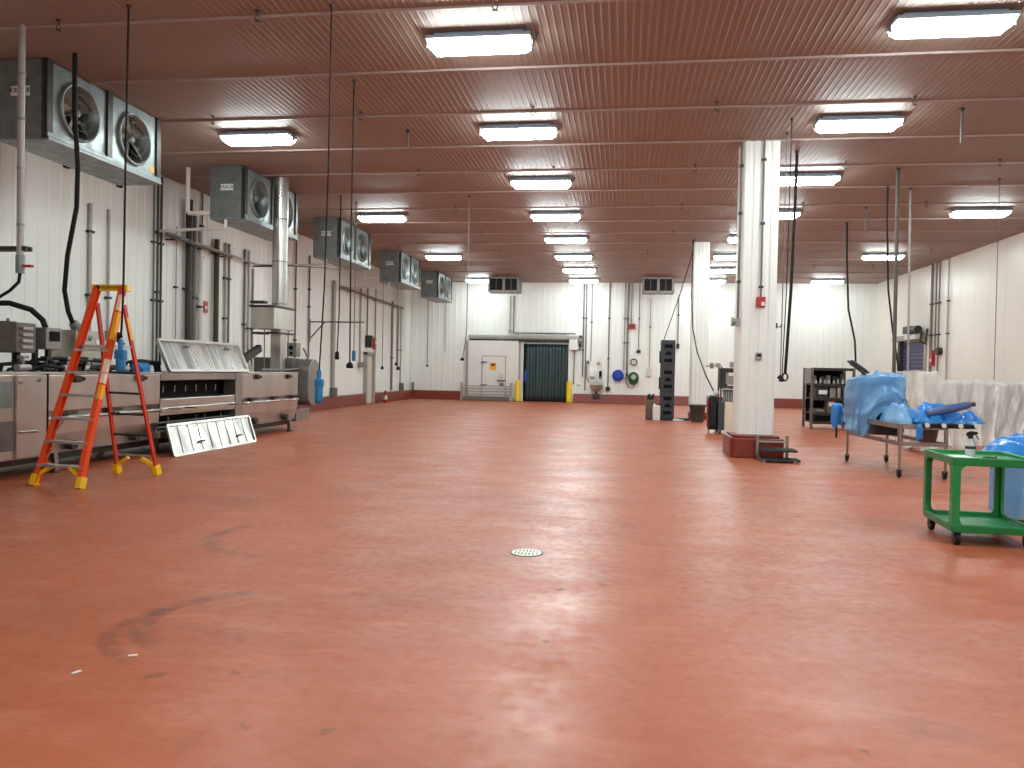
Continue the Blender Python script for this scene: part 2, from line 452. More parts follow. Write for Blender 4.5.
for rk in ('A', 'R', 'L', 'S'):
    for k in range(-4 if rk in 'AR' else (-3 if rk == 'S' else 1), 8):
        if rk in 'LS' and k % 2 == 0: continue
        r = protoL if not usedL else copy_tree(protoL); usedL = True
        r.location = (LX[rk], 10.34 + 3.892 * k, 5.84)
        if k < 0 or (rk == 'S' and k < 2):  # unseen fixtures carry the grid on, added for the light they give
            w = {-4: 'fourth', -3: 'third', -2: 'second', -1: 'first', 1: 'beside'}[k]
            r['label'] = 'unseen ceiling light behind the camera, %s back in the %s' % (w, rowname[rk])
        else:
            i = k if rk in 'AR' else k // 2
            if rk == 'S': i -= 1
            nm = ordn[i] if i < 7 else 'farthest'
            if (rk == 'L' and k == 7) or (rk == 'S' and k == 7): nm = 'farthest'
            r['label'] = 'bright ceiling light, %s from the camera in the %s' % (nm, rowname[rk]) if nm not in ('nearest', 'farthest') else 'glowing rectangular ceiling light, %s in the %s' % (nm, rowname[rk])

# ------------------------------------------------------------------ sprinklers
def make_sprinkler():
    r = thing('sprinkler_head', 'x', 'sprinkler', (0, 0, 0), 'sprinkler heads')
    MB().lathe([(.05, 0), (.05, -.012), (.014, -.02), (.014, -.10)], (0, 0, 0), 12).build('stem', M_dkmetal, r)
    MB().tube([(-.04, 0, -.10), (-.045, 0, -.15), (0, 0, -.19), (.045, 0, -.15), (.04, 0, -.10)], .008, 6).build('yoke', M_dkmetal, r)
    MB().lathe([(.0, -.195), (.055, -.197), (.055, -.203), (0, -.205)], (0, 0, 0), 12).build('deflector', M_dkmetal, r)
    return r
sp0 = make_sprinkler(); sp_used = False
xs = [-7.4, -4.65, -1.63, 1.41, 4.45, 7.42]
rows = [(9.42, [-7.4, -4.65, -1.63]), (13.3, xs[:5]), (17.2, xs[1:]), (21.1, [-4.65, -1.63, 1.41, 4.45, 7.42]), (25.0, [-4.65, 1.41]), (28.9, [-7.3, -4.65, .73, 10.38]), (32.8, [7.4, 9.64])]
for ri, (y, lst) in enumerate(rows):
    for ci, x in enumerate(lst):
        r = sp0 if not sp_used else copy_tree(sp0); sp_used = True
        r.location = (x, y - .07, ZC - .006); r.scale = (.7, .7, .7)
        r['label'] = 'small ceiling sprinkler head, %s row from the camera, %s from the left' % (
            ['first', 'second', 'third', 'fourth', 'fifth', 'sixth', 'seventh'][ri], ['first', 'second', 'third', 'fourth', 'fifth'][ci])

# ------------------------------------------------------------------ fan coolers along the left wall
def fan_panel(mb, y0, y1, z0, z1, x, cy, cz, R, n=40):
    """front sheet with a round opening"""
    outer = []
    for k in range(n):
        a = 2 * PI * k / n; c, s_ = math.cos(a), math.sin(a)
        hw = (y1 - cy) if c > 0 else (cy - y0); hh = (z1 - cz) if s_ > 0 else (cz - z0)
        t = min(hw / abs(c) if abs(c) > 1e-6 else 1e9, hh / abs(s_) if abs(s_) > 1e-6 else 1e9)
        outer.append(V(x, cy + c * t, cz + s_ * t))
    # pull the nearest samples to the corners
    for (yy, zz) in ((y0, z0), (y0, z1), (y1, z0), (y1, z1)):
        q = V(x, yy, zz); i = min(range(n), key=lambda j: (outer[j] - q).length); outer[i] = q
    inner = [V(x, cy + math.cos(2 * PI * k / n) * R, cz + math.sin(2 * PI * k / n) * R) for k in range(n)]
    lip = [p + V(.05, 0, 0) for p in inner]; lip2 = [V(x + .05, cy + (p.y - cy) * .94, cz + (p.z - cz) * .94) for p in inner]
    bk = [V(x - .30, p.y, p.z) for p in lip2]
    vs = outer + inner; fs = []
    for k in range(n): fs.append((k, (k + 1) % n, n + (k + 1) % n, n + k))
    mb.add(vs, fs)
    vs = inner + lip + lip2 + bk; fs = []
    for q in range(3):
        for k in range(n): fs.append((q * n + k, q * n + (k + 1) % n, (q + 1) * n + (k + 1) % n, (q + 1) * n + k))
    mb.add(vs, fs, True)

def make_cooler():
    # local: origin at bottom of the near front corner; front faces +X, length runs along +Y
    r = thing('unit_cooler', 'x', 'unit cooler', (0, 0, 0), 'unit coolers on the left wall')
    Ln, H, D = 2.85, 1.14, .80
    MB().bx(-D, -.02, 0, .02, .0, H).build('side_panel', M_galv, r)
    MB().bx(-D, -.02, Ln - .02, Ln, .0, H).bx(-D, -.02, .02, Ln - .02, H - .02, H).build('casing', M_galv, r)
    MB().bx(-D, -D + .05, .02, Ln - .02, .04, H - .02).bx(-.36, -.33, .02, Ln - .02, .04, H - .02).build('coil', M_coil, r)
    mb = MB()
    fan_panel(mb, .12, 1.36, .07, H - .03, 0, .72, .56, .44)
    mb.build('fan_sheet', M_galv_l, r)
    mb = MB(); fan_panel(mb, 1.50, 2.74, .07, H - .03, 0, 2.10, .56, .44)
    mb.build('fan_sheet', M_galv_l, r)
    for y in (.06, 1.43, 2.79):
        MB().bx(-.06, .035, y - .06, y + .06, -.03, H).build('upright', M_dkmetal, r)
    MB().bx(-D, .06, -.0, Ln, -.05, .0).bx(.0, .045, .0, Ln, .0, .07).build('drain_pan', M_galv_l, r, bevel=.01)
    for cy in (.72, 2.10):
        f = MB().lathe([(.001, .05), (.06, .045), (.075, 0), (.075, -.12), (.001, -.12)], (-.06, cy, .56), 16, Matrix.Rotation(PI / 2, 3, 'Y')).build('fan_hub', M_galv_l, r)
        for k in range(5):
            a = 2 * PI * k / 5 + cy
            ca, sa = math.cos(a), math.sin(a)
            mb = MB()
            def P(rad, off, dx):
                return V(-.10 + dx, cy + ca * rad - sa * off, .56 + sa * rad + ca * off)
            vs = [P(.07, -.06, .05), P(.07, .06, -.05), P(.40, -.13, .05), P(.40, .13, -.06)]
            vs2 = [p + V(-.008, 0, 0) for p in vs]
            mb.add(vs + vs2, [(0, 1, 3, 2), (4, 6, 7, 5), (0, 2, 6, 4), (1, 5, 7, 3), (2, 3, 7, 6), (0, 4, 5, 1)])
            mb.build('fan_blade', M_blade, f)
        mb = MB()
        for rr in (.16, .28, .40):
            mb.tube([(.045, cy + math.cos(2 * PI * k / 28) * rr, .56 + math.sin(2 * PI * k / 28) * rr) for k in range(29)], .005, 4, False)
        for k in range(4):
            a = 2 * PI * k / 4 + .4
            mb.tube([(.045, cy + math.cos(a) * .43, .56 + math.sin(a) * .43), (.05, cy + math.cos(a) * .08, .56 + math.sin(a) * .08)], .005, 4)
        mb.build('fan_guard', M_galv, r)
    for hx in (-.2, -.6):
        for hy in (.3, 2.5): MB().tube([(hx, hy, H), (hx, hy, H + .02)], .02).build('hanger_rod', M_dkmetal, r)
    MB().bx(-.10, -.02, Ln, Ln + .06, .45, .62).build('junction_box', M_pvc, r)
    pl = MB().bx(-.55, -.25, -.012, 0, .60, .74).build('name_plate', M_white, r)
    text('KRACK', .105, M_ink, pl, (-.40, -.014, .672), (PI / 2, 0, 0))
    MB().bx(.001, .004, 2.58, 2.70, .13, .23).build('warning_sticker', M_stick_y, r)
    return r
cool = make_cooler()
clab = ['dark grey twin-fan unit cooler, nearest the camera above the orange ladder', 'grey twin-fan unit cooler crossed by the round silver duct',
        'grey twin-fan unit cooler, third along the left wall', 'grey twin-fan unit cooler, fourth along the left wall', 'small-looking twin-fan unit cooler farthest along the left wall']
for i, y in enumerate((10.48, 16.55, 22.45, 28.9, 35.0)):
    r = cool if i == 0 else copy_tree(cool)
    r.location = (-8.5, y, 4.86); r['label'] = clab[i]

def back_cooler(x0, x1, lab):
    y = 36.9; z0, z1 = 5.28, 5.97
    r = thing('evaporator_unit', lab, 'unit cooler', ((x0 + x1) / 2, y, z0), 'evaporators on the back wall')
    MB().bx(x0, x1, y + .06, y + 1.0, z0, z1).build('casing', M_galv, r)
    w = x1 - x0; xm = (x0 + x1) / 2
    MB().bx(x0, x1, y - .02, y + .06, z1 - .06, z1 + .02).bx(x0, x1, y - .02, y + .06, z0 - .02, z0 + .08).bx(x0, x0 + .07, y - .02, y + .06, z0, z1).bx(x1 - .1, x1, y - .02, y + .06, z0, z1).bx(xm - .06, xm + .06, y - .02, y + .06, z0, z1).build('front_frame', M_conduit_l, r)
    for a, b in ((x0 + .07, xm - .06), (xm + .06, x1 - .1)):
        g = MB().bx(a, b, y + .03, y + .05, z0 + .08, z1 - .06).build('coil_face', M_coil, r)
        mb = MB().bx((a + b) / 2 - .015, (a + b) / 2 + .015, y + .005, y + .03, z0 + .08, z1 - .06)
        mb.build('mullion', M_conduit, g)
    for hx in (x0 + .2, x1 - .2): MB().tube([(hx, y + .4, z1), (hx, y + .4, ZC)], .02).build('hanger_rod', M_dkmetal, r)
back_cooler(-6.5, -5.02, 'dark-grilled evaporator high on the back wall above the sliding door')
back_cooler(.76, 2.2, 'dark-grilled evaporator high on the back wall above the black crate tower')
# ------------------------------------------------------------------ orange platform ladder
def lerp(a, b, t): return Vector(a) * (1 - t) + Vector(b) * t
def ladder():
    r = thing('platform_ladder', 'orange fibreglass platform stepladder with yellow feet and yellow top guard', 'ladder', (-6.8, 9.4, 0))
    FL0, FL1 = V(-7.27, 8.84, .03), V(-6.83, 9.37, 2.54); FR0, FR1 = V(-6.55, 8.72, .03), V(-6.44, 9.37, 2.54)
    RL0, RL1 = V(-7.01, 10.09, .03), V(-6.93, 9.52, 2.33); RR0, RR1 = V(-6.39, 10.06, .03), V(-6.545, 9.52, 2.31)
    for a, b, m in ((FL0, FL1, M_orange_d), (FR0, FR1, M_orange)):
        mb = MB().bar(a, b, .03, .085, (1, 0, 0))
        sd = V(1, 0, 0) if a is FL0 else V(-1, 0, 0)
        n = (b - a).normalized().cross(V(1, 0, 0)).normalized()
        for s_ in (-1, 1):
            mb.bar(a + sd * .025 + n * .036 * s_, b + sd * .025 + n * .036 * s_, .05, .012, (1, 0, 0))
        mb.build('front_rail', M_orange, r)
    for a, b in ((RL0, RL1), (RR0, RR1)):
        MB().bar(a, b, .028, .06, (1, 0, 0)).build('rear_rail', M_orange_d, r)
    for z in (.24, .535, .83, 1.125, 1.42, 1.71):
        t = z / 2.54
        a = lerp(FL0, FL1, t); b = lerp(FR0, FR1, t)
        st = MB().prism([a + V(0, -.055, .0), a + V(0, .055, 0), a + V(0, .055, -.03), a + V(0, .045, -.03), a + V(0, .045, -.01), a + V(0, -.045, -.01), a + V(0, -.045, -.03), a + V(0, -.055, -.03)], b - a).build('tread', M_tread, r)
        if z in (.83, .535):
            MB().bar(lerp(a, b, .22) + V(0, .03, -.02), lerp(FL0, FL1, t - .085) + V(.03, .03, 0), .012, .02).build('tread_brace', M_tread, st)
            MB().bar(lerp(a, b, .78) + V(0, .03, -.02), lerp(FR0, FR1, t - .085) + V(-.03, .03, 0), .012, .02).build('tread_brace', M_tread, st)
    a = lerp(FL0, FL1, .69); b = lerp(FR0, FR1, .69); c = lerp(RR0, RR1, .73); d = lerp(RL0, RL1, .73)
    MB().prism([V(a.x, a.y, 1.74), V(b.x, b.y, 1.74), V(c.x, c.y, 1.74), V(d.x, d.y, 1.74)], (0, 0, .035)).build('platform', M_tread, r)
    for z in (.25, .55, .85, 1.15, 1.44):
        t = z / 2.38
        MB().bar(lerp(RL0, RL1, t), lerp(RR0, RR1, t), .03, .014, (0, 0, 1)).build('rear_bar', M_tread if z < .3 else M_dkmetal, r)
    # yellow guard: bar across the front rails and two arms to the back
    gl, gr = V(-6.90, 9.36, 2.52), V(-6.39, 9.36, 2.52)
    g = MB().bar(gl, gr, .035, .085, (0, 1, 0)).bar(gr + V(-.02, 0, 0), gr + V(-.05, .12, -.0), .035, .08, (1, 0, 0)).bar(gl + V(.02, 0, 0), gl + V(.04, .12, 0), .035, .08, (1, 0, 0)).build('guard_rail', M_yellow, r, bevel=.008)
    text('WERNER', .062, M_ink, g, (-6.62, 9.339, 2.52), (PI / 2, 0, 0))
    MB().bar(gl + V(.13, -.012, .02), gl + V(.06, -.012, -.04), .05, .05, (1, 0, 0)).build('rail_bracket', M_dkmetal, r)
    # feet and yellow gussets
    for p, q in ((FL0, FL1), (FR0, FR1), (RL0, RL1), (RR0, RR1)):
        d = (q - p).normalized()
        f = MB().bar(p - d * .03 + V(0, 0, .0), p + d * .11, .075, .11, (1, 0, 0)).build('foot', M_yellow, r, bevel=.008)
    for p, q, s_ in ((FL0, FL1, 1), (FR0, FR1, -1), (RL0, RL1, 1), (RR0, RR1, -1)):
        MB().bar(lerp(p, q, .045) + V(.03 * s_, 0, 0), lerp(p, q, .09) + V(.19 * s_, 0, -.005), .05, .045, (0, 1, 0)).build('gusset', M_yellow, r)
    # stickers on the right front rail
    n = (FR1 - FR0).normalized().cross(V(1, 0, 0)).normalized()
    for t0, t1, m, nm in ((.72, .86, M_stick_y, 'amber_sticker'), (.87, .95, M_sticker, 'white_sticker'), (.50, .55, M_sticker, 'white_sticker'), (.555, .62, M_sticker, 'white_sticker'), (.42, .49, M_stick_y, 'amber_sticker')):
        MB().bar(lerp(FR0, FR1, t0) + V(.017, 0, 0), lerp(FR0, FR1, t1) + V(.017, 0, 0), .003, .06, (1, 0, 0)).bar(lerp(FR0, FR1, t0) - n * .044 * (1 if n.y > 0 else -1), lerp(FR0, FR1, t1) - n * .044 * (1 if n.y > 0 else -1), .04, .003, (1, 0, 0)).build(nm, m, r)
    MB().bar(lerp(RR0, RR1, .80) + V(.016, 0, 0), lerp(RR0, RR1, .93) + V(.016, 0, 0), .003, .045, (1, 0, 0)).build('amber_sticker', M_stick_y, r)
ladder()

# ------------------------------------------------------------------ long stainless tunnel machine by the left wall
def knob(mb, p, r=.035, l=.05):
    mb.tube([p, Vector(p) + V(l, 0, 0)], r, 12)
def machine():
    r = thing('tunnel_machine', 'long stainless steel processing machine with its middle cover open along the left wall', 'machine', (-8.35, 13.0, 0))
    xf, xb = -7.75, -9.05
    # carcass
    MB().bx(xb, xf - .06, 8.0, 12.28, .28, 1.36).bx(xb, xf - .06, 15.1, 17.9, .28, 1.36).bx(xb, xb + .06, 12.28, 15.1, .28, 1.36).build('housing', M_steel_d, r)
    MB().bx(xb, xf - .12, 12.28, 15.1, .25, .33).bx(xb + .06, xf - .35, 12.29, 15.08, .96, 1.27).bx(xb + .06, xf - .35, 12.29, 15.08, .33, .66).build('opening_shade_box', M_dark, r)  # near-black boxes paint the deep shade inside the open bays
    MB().bx(xb + .0, xf, 12.28, 15.1, .66, .95).bx(xf - .03, xf + .015, 12.3, 14.83, .70, .80).build('centre_band', M_steel, r, bevel=.015)
    MB().bx(xb, xf, 12.28, 15.1, 1.26, 1.40).build('top_beam', M_steel_d, r, bevel=.012)
    MB().bx(xb, xf, 12.28, 15.1, .28, .40).build('bottom_beam', M_steel, r, bevel=.012)
    MB().bx(xf - .25, xf + .02, 14.83, 15.12, .28, 1.39).build('post', M_steel_d, r, bevel=.01)
    mb = MB()
    for k, z in enumerate((.45, .53)):
        mb.tube([(xf - .12, 12.3, z), (xf - .12, 14.83, z)], .016)
    for y in (12.7, 13.6, 13.9, 14.5): mb.tube([(xf - .12, y, .40), (xf - .12, y, .62)], .014)
    mb.build('inner_rail', M_conduit, r)
    mb = MB()
    for k in range(7): mb.tube([(xf - .33, 12.5 + .36 * k, 1.04), (xf - .34, 12.53 + .36 * k, 1.16)], .012)
    mb.build('nozzle', M_steel_d, r)
    mb = MB()
    for y in (12.5, 13.0, 14.55): mb.tube([(xf + .01, y, .78), (xf + .06, y + .02, .78), (xf + .06, y + .3, .76), (xf + .01, y + .32, .76)], .012, 6)
    mb.build('latch_handle', M_dkmetal, r)
    # closed modules
    for y0, y1 in ((9.6, 12.26), (15.14, 17.92)):
        MB().bx(xf - .06, xf, y0, y1, .86, 1.37).build('upper_panel', M_steel, r, bevel=.015)
        MB().bx(xf - .2, xf - .1, y0, y1, .74, .88).build('gap_shade_strip', M_dark, r)  # dark strip paints the shade in the gap between the panels
        lo = MB().prism([(xf - .06, y0, .78), (xf, y0, .78), (xf - .02, y0, .55), (xf - .07, y0, .34), (xf - .12, y0, .34)], (0, y1 - y0, 0)).build('lower_panel', M_steel, r, bevel=.01)
        MB().tube([(xf + .005, y0, .765), (xf + .005, y1, .765)], .028, 10).build('rolled_lip', M_alu, lo)
        for t in (.12, .5, .85):
            y = y0 + (y1 - y0) * t
            MB().tube([(xf - .02, y, .82), (xf - .02, y + .35, .83)], .018).bx(xf - .03, xf + .03, y, y + .1, .79, .86).build('latch', M_dkmetal, r)
        for t in (.22, .78):
            y = y0 + (y1 - y0) * t
            MB().prism([(xf - .01, y - .08, 1.36), (xf + .06, y - .08, 1.36), (xf + .06, y - .05, 1.27), (xf - .01, y - .05, 1.25)], (0, .14, 0)).tube([(xf + .03, y + .1, 1.31), (xf + .03, y + .15, 1.31)], .03, 10).build('bracket', M_dkmetal, r, bevel=.01)
        for t in (.2, .75):
            y = y0 + (y1 - y0) * t
            MB().tube([(xf - .08, y, .37), (xf + .05, y, .37)], .07, 12).build('lower_roller', M_dkmetal, r)
    # end cabinet on the left
    MB().bx(xb, -7.72, 8.0, 9.57, .27, 1.37).build('end_cabinet', M_steel, r, bevel=.015)
    MB().bx(-7.72, -7.70, 8.2, 8.98, .95, 1.28).build('window', M_galv, r)
    MB().bx(-7.72, -7.69, 8.2, 8.98, .40, .78).build('side_hatch', M_box_b, r)
    d = MB().bx(-7.72, -7.68, 9.03, 9.55, .29, 1.37).build('cabinet_door', M_steel, r, bevel=.008)
    mb = MB(); knob(mb, (-7.68, 9.1, 1.28), .025, .03); knob(mb, (-7.68, 9.42, 1.30), .025, .03)
    mb.tube([(-7.68, 9.05, .64), (-7.62, 9.08, .64), (-7.62, 9.3, .63)], .018).build('latch', M_alu, d)
    MB().bx(-7.74, -7.70, 9.56, 9.61, .29, 1.38).build('seam_strip', M_dark, r)
    # deck, frame, legs
    MB().bx(xb, xf + .01, 8.0, 12.28, 1.37, 1.405).bx(xb, xf + .01, 15.1, 17.92, 1.37, 1.405).build('deck', M_steel, r, bevel=.006)
    MB().bx(xb + .1, xf - .2, 8.0, 17.8, .16, .28).build('base_frame', M_dkmetal, r)
    for y in (8.4, 9.9, 12.3, 15.0, 17.65):
        for x in (-8.9, -7.85):
            f = MB().bar((x, y, .3), (x, y + .03, .04), .07, .07, (1, 0, 0)).build('leg', M_steel_d, r)
            MB().lathe([(.07, 0), (.07, .02), (.03, .05), (.03, .08)], (x, y + .03, 0), 12).build('leveling_foot', M_dkmetal, f)
    # raised cover
    y0, y1 = 12.5, 15.33
    a, b = V(xf, y0, 1.42), V(xf - .24, y0, 1.95)
    ld = MB().bar((a + b) / 2 + V(0, 0, 0), (a + b) / 2 + V(0, y1 - y0, 0), .015, .56, (b - a).cross(V(0, 1, 0))).build('raised_cover', M_streak, r)
    dn = (b - a).normalized(); n = dn.cross(V(0, 1, 0)); n = n if n.x > 0 else -n
    mb = MB()
    for p in (a, b): mb.bar(p + n * .02, p + n * .02 + V(0, y1 - y0, 0), .06, .05, n)
    for y in (0, y1 - y0): mb.bar(a + n * .02 + V(0, y, 0), b + n * .02 + V(0, y, 0), .06, .05, n)
    mb.build('cover_rim', M_steel, ld)
    mb = MB()
    for y in (.75, 2.2): mb.tube([lerp(a, b, .8) + V(0, y, 0) + n * .01, lerp(a, b, .8) + V(0, y, 0) + n * .06, lerp(a, b, .8) + V(0, y + .14, 0) + n * .06, lerp(a, b, .8) + V(0, y + .14, 0) + n * .01], .012, 6)
    mb.build('cover_handle', M_dkmetal, ld)
    # control boxes on the deck
    def box(name, x0, x1, y0, y1, z0, z1, m=M_box_g):
        o = MB().bx(x0, x1, y0, y1, z0, z1).build(name, m, r, bevel=.012)
        return o
    o = box('control_box', -8.75, -8.12, 9.52, 9.88, 1.66, 2.07, M_box_b)
    mb = MB()
    for k in range(4): mb.bx(-8.12, -8.08, 9.6, 9.78, 1.72 + .085 * k, 1.76 + .085 * k)
    mb.build('switch', M_conduit_l, o)
    MB().lathe([(.10, 0), (.10, .02), (.02, .02), (.02, .06)], (-8.4, 9.7, 2.07), 14).build('cap', M_conduit, o)
    o = box('control_box', -8.5, -8.10, 10.05, 10.36, 1.72, 2.03)
    MB().bx(-8.10, -8.08, 10.12, 10.3, 1.84, 1.98).build('display', M_dark, o)
    o = box('cabinet_box', -8.55, -8.10, 10.66, 11.32, 1.41, 2.03, M_steel)
    mb = MB()
    for k in range(3): mb.tube([(-8.10, 10.8 + .1 * k, 1.55), (-8.06, 10.8 + .1 * k, 1.55)], .03, 10)
    mb.bx(-8.10, -8.09, 10.75, 11.1, 1.44, 1.48).bx(-8.10, -8.09, 11.1, 11.24, 1.8, 1.9).build('gauge', M_white, o)
    for k, (x, y) in enumerate(((-8.6, 9.6), (-8.3, 9.75), (-8.4, 10.2), (-8.15, 10.15), (-8.5, 9.95))):
        MB().bx(x - .03, x + .03, y - .03, y + .03, 1.4, 1.75).build('stand', M_dkmetal, r)
    mb = MB()
    rd = random.Random(3)
    for k in range(16):
        x = -8.5 + rd.random() * .55; y = 9.4 + rd.random() * 2.8
        y2 = y + .3 + rd.random() * .6; h = 1.43 + rd.random() * .14
        mb.tube([(x, y, 1.4), (x, y + .03, h), (x + .05, (y + y2) / 2, h + .03), (x + rd.random() * .2, y2, h), (x + .1, y2 + .03, 1.4)], .016 + rd.random() * .018, 6)
    mb.build('hose', M_black, r)
    for k in range(6):
        y = 9.45 + .43 * k
        MB().tube([(-8.05, y, 1.46), (-8.05, y + .22, 1.46)], .05, 10).tube([(-8.05, y + .11, 1.48), (-8.05, y + .11, 1.6)], .02, 8).bx(-8.1, -8.0, y + .06, y + .16, 1.58, 1.62).build('valve_block', (M_steel_d, M_dkmetal, M_conduit_l)[k % 3], r)
    MB().tube([(-8.6, 9.1, 1.55), (-8.6, 9.55, 1.55)], .13, 14).bx(-8.72, -8.48, 9.15, 9.4, 1.4, 1.5).build('drive_motor', M_dkmetal, r, bevel=.01)
    mb = MB().tube([(-8.0, 11.95, 1.48), (-8.0, 12.25, 1.48)], .08, 12).bx(-8.1, -7.9, 12.0, 12.2, 1.4, 1.46)
    mb.build('small_motor', M_blue_p, r)
    mb = MB().tube([(-8.3, 15.2, 1.46), (-8.05, 15.5, 1.5), (-8.1, 16.2, 1.48)], .05, 8).bx(-8.4, -7.95, 15.6, 16.0, 1.4, 1.55).tube([(-8.2, 15.9, 1.5), (-8.2, 15.9, 1.72)], .04, 8)
    mb.build('drive_unit', M_steel_d, r)
    MB().bar((-8.35, 15.65, 1.42), (-8.35, 17.1, 1.95), .12, .16, (1, 0, 0)).build('incline_beam', M_dkmetal, r)
    MB().tube([(-7.95, 16.4, 1.46), (-7.9, 17.6, 1.46), (-7.8, 18.2, 1.5), (-7.75, 18.5, 1.75), (-7.9, 18.55, 2.0)], .025, 8).build('loop_cable', M_conduit, r)
    # drive end
    pr = []
    for k in range(9): a_ = PI * k / 8; pr.append((-8.5, 18.56 + .34 * math.cos(a_), 1.45 + .28 * math.sin(a_)))
    for k in range(9): a_ = PI + PI * k / 8; pr.append((-8.5, 18.56 + .34 * math.cos(a_), .80 + .22 * math.sin(a_)))
    MB().prism(pr, (.9, 0, 0)).build('chain_guard', M_box_g, r, bevel=.02)
    MB().bx(-8.9, -7.9, 17.92, 18.3, .5, 1.75).build('drive_housing', M_box_b, r, bevel=.02)
    MB().bx(-8.9, -7.78, 17.92, 18.7, .22, .5).build('drive_tray', M_steel_d, r, bevel=.01)
    o = MB().bx(-8.2, -7.95, 18.25, 18.5, 1.78, 2.12).build('stop_station', M_box_g, r, bevel=.01)
    MB().tube([(-8.08, 18.25, 2.0), (-8.08, 18.2, 2.0)], .05, 12).tube([(-8.08, 18.25, 1.86), (-8.08, 18.22, 1.86)], .04, 12).build('button', M_dark, o)
machine()

def lean_panel():
    r = thing('cover_panel', 'loose stainless cover panel standing on the red floor against the machine', 'panel', (-7.4, 13.5, 0))
    y0, y1 = 12.05, 14.95
    a, b = V(-7.36, y0, .015), V(-7.62, y0, .50)
    sk = V(.0, .2, 0)
    n = (b - a).cross(V(0, 1, 0)).normalized(); n = n if n.x > 0 else -n
    L_ = V(0, y1 - y0, 0)
    def quad(p, q, w): return [p, p + L_ + V(-.04, 0, 0), q + L_ + V(-.04, 0, 0), q]
    s_ = MB(); s_.prism([a, a + L_, b + L_ + sk, b + sk], -n * .012); s_.build('sheet', M_alu, r)
    mb = MB(); 
    for p, q in ((a, a + L_), (b + sk, b + L_ + sk), (a, b + sk), (a + L_, b + L_ + sk)): mb.bar(p + n * .012, q + n * .012, .045, .03, n.cross(q - p))
    mb.build('rim', M_steel, r)
    mb = MB()
    for k in range(1, 9):
        p = a + L_ * (k / 9); q = b + sk + L_ * (k / 9)
        mb.bar(lerp(p, q, .06) + n * .004, lerp(p, q, .94) + n * .004, .05, .012, (0, 1, 0))
    mb.build('stiffener', M_alu, r)
    mb = MB()
    for t in (.28, .76):
        p = lerp(a, b + sk, .32) + L_ * t
        mb.tube([p + n * .0, p + n * .05, p + n * .05 + V(0, .17, 0), p + n * .0 + V(0, .17, 0)], .011, 6)
    mb.build('handle', M_dkmetal, r)
lean_panel()

def duct():
    r = thing('exhaust_duct', 'shiny round exhaust duct with square hood box rising to the ceiling from the machine', 'duct', (-8.15, 17.7, 1.41))
    mb = MB(); mb.tube([(-8.15, 17.7, 2.95), (-8.15, 17.7, ZC)], .175, 24); mb.build('duct_pipe', M_alu, r)
    for z in (3.0, 4.0, 5.0): MB().tube([(-8.15, 17.7, z), (-8.15, 17.7, z + .03)], .182, 24).build('duct_band', M_galv, r)
    MB().bx(-8.58, -8.02, 17.15, 18.25, 2.40, 2.92).build('hood_box', M_steel, r, bevel=.01)
    MB().bx(-8.62, -7.98, 17.1, 18.3, 2.90, 2.95).bx(-8.55, -8.2, 17.0, 17.2, 2.98, 3.04).build('damper', M_dkmetal, r, bevel=.01)
    MB().bx(-8.27, -8.02, 17.5, 17.82, 1.41, 2.4).build('duct_leg', M_steel, r, bevel=.006)
    MB().bx(-8.6, -8.35, 17.2, 17.6, 2.28, 2.33).bx(-8.3, -7.98, 17.3, 18.2, 2.3, 2.34).build('bracket', M_dkmetal, r)
    MB().tube([(-8.3, 17.25, 1.41), (-8.3, 17.25, 2.4)], .015).build('hanger_rod', M_conduit, r)
    MB().tube([(-8.01, 17.9, 1.41), (-8.01, 17.9, 2.4)], .015).build('hanger_rod', M_conduit, r)
duct()

# ------------------------------------------------------------------ pipes and conduits on the left wall
LCON = 'conduits and pipes on the left wall'
def wall_run(name, label, y, z0, z1, rad, m, off=.05, clamps=(), group=LCON, end=None, x=None):
    x = XL + off if x is None else x
    o = MB().tube([(x, y, z0), (x, y, z1)], rad, 10).build(name, m, base=(x, y, z0))
    tag(o, label, 'pipe' if rad > .04 else 'conduit', group)
    for c in clamps:
        MB().bx(XL + .005, x + rad + .01, y - rad - .04, y + rad + .04, c, c + .05).build('clamp', M_dkmetal, o)
    if end:
        w_, h_, mm, nm = end
        MB().bx(XL + .02, XL + .02 + w_, y - w_ / 2, y + w_ / 2, z0 - h_, z0 + .02).build(nm, mm, o, bevel=.008)
    return o
WR = wall_run
WR('wall_conduit', 'pale grey conduit on the left wall behind the top of the orange ladder', 14.73, 1.7, 4.8, .04, M_conduit_l, clamps=(4.2, 2.9))
WR('wall_conduit', 'thin conduit just right of the orange ladder top ending in a small grey box', 15.32, 2.2, 4.8, .028, M_conduit_l, clamps=(2.9,), end=(.16, .16, M_box_g, 'outlet_box'))
WR('wall_conduit', 'thin dark conduit, nearest of three clamped side by side below the first cooler', 16.93, 1.5, ZC - .05, .022, M_conduit, clamps=(4.35, 3.0))
WR('wall_conduit', 'thin dark conduit, middle of three clamped side by side below the first cooler', 17.08, 1.5, ZC - .05, .026, M_pipe_d, clamps=(4.6, 3.2))
WR('wall_conduit', 'thin dark conduit, last of three clamped side by side below the first cooler', 17.22, 1.5, ZC - .05, .026, M_pipe_d, clamps=(4.35, 3.0))
WR('wall_conduit', 'very thin conduit between the three clamped conduits and the dark pipe bundle', 17.86, 1.5, 4.9, .016, M_conduit_l, clamps=(3.4,))
WR('wall_pipe', 'thick dark insulated pipe, left one of the bundle left of the red alarm box', 18.30, 1.5, 5.65, .085, M_pipe_d, off=.12, clamps=(3.4, 4.6))
WR('wall_pipe', 'thick brownish pipe, right one of the bundle left of the red alarm box', 18.56, 1.5, 5.3, .07, M_conduit, off=.1, clamps=(3.2,))
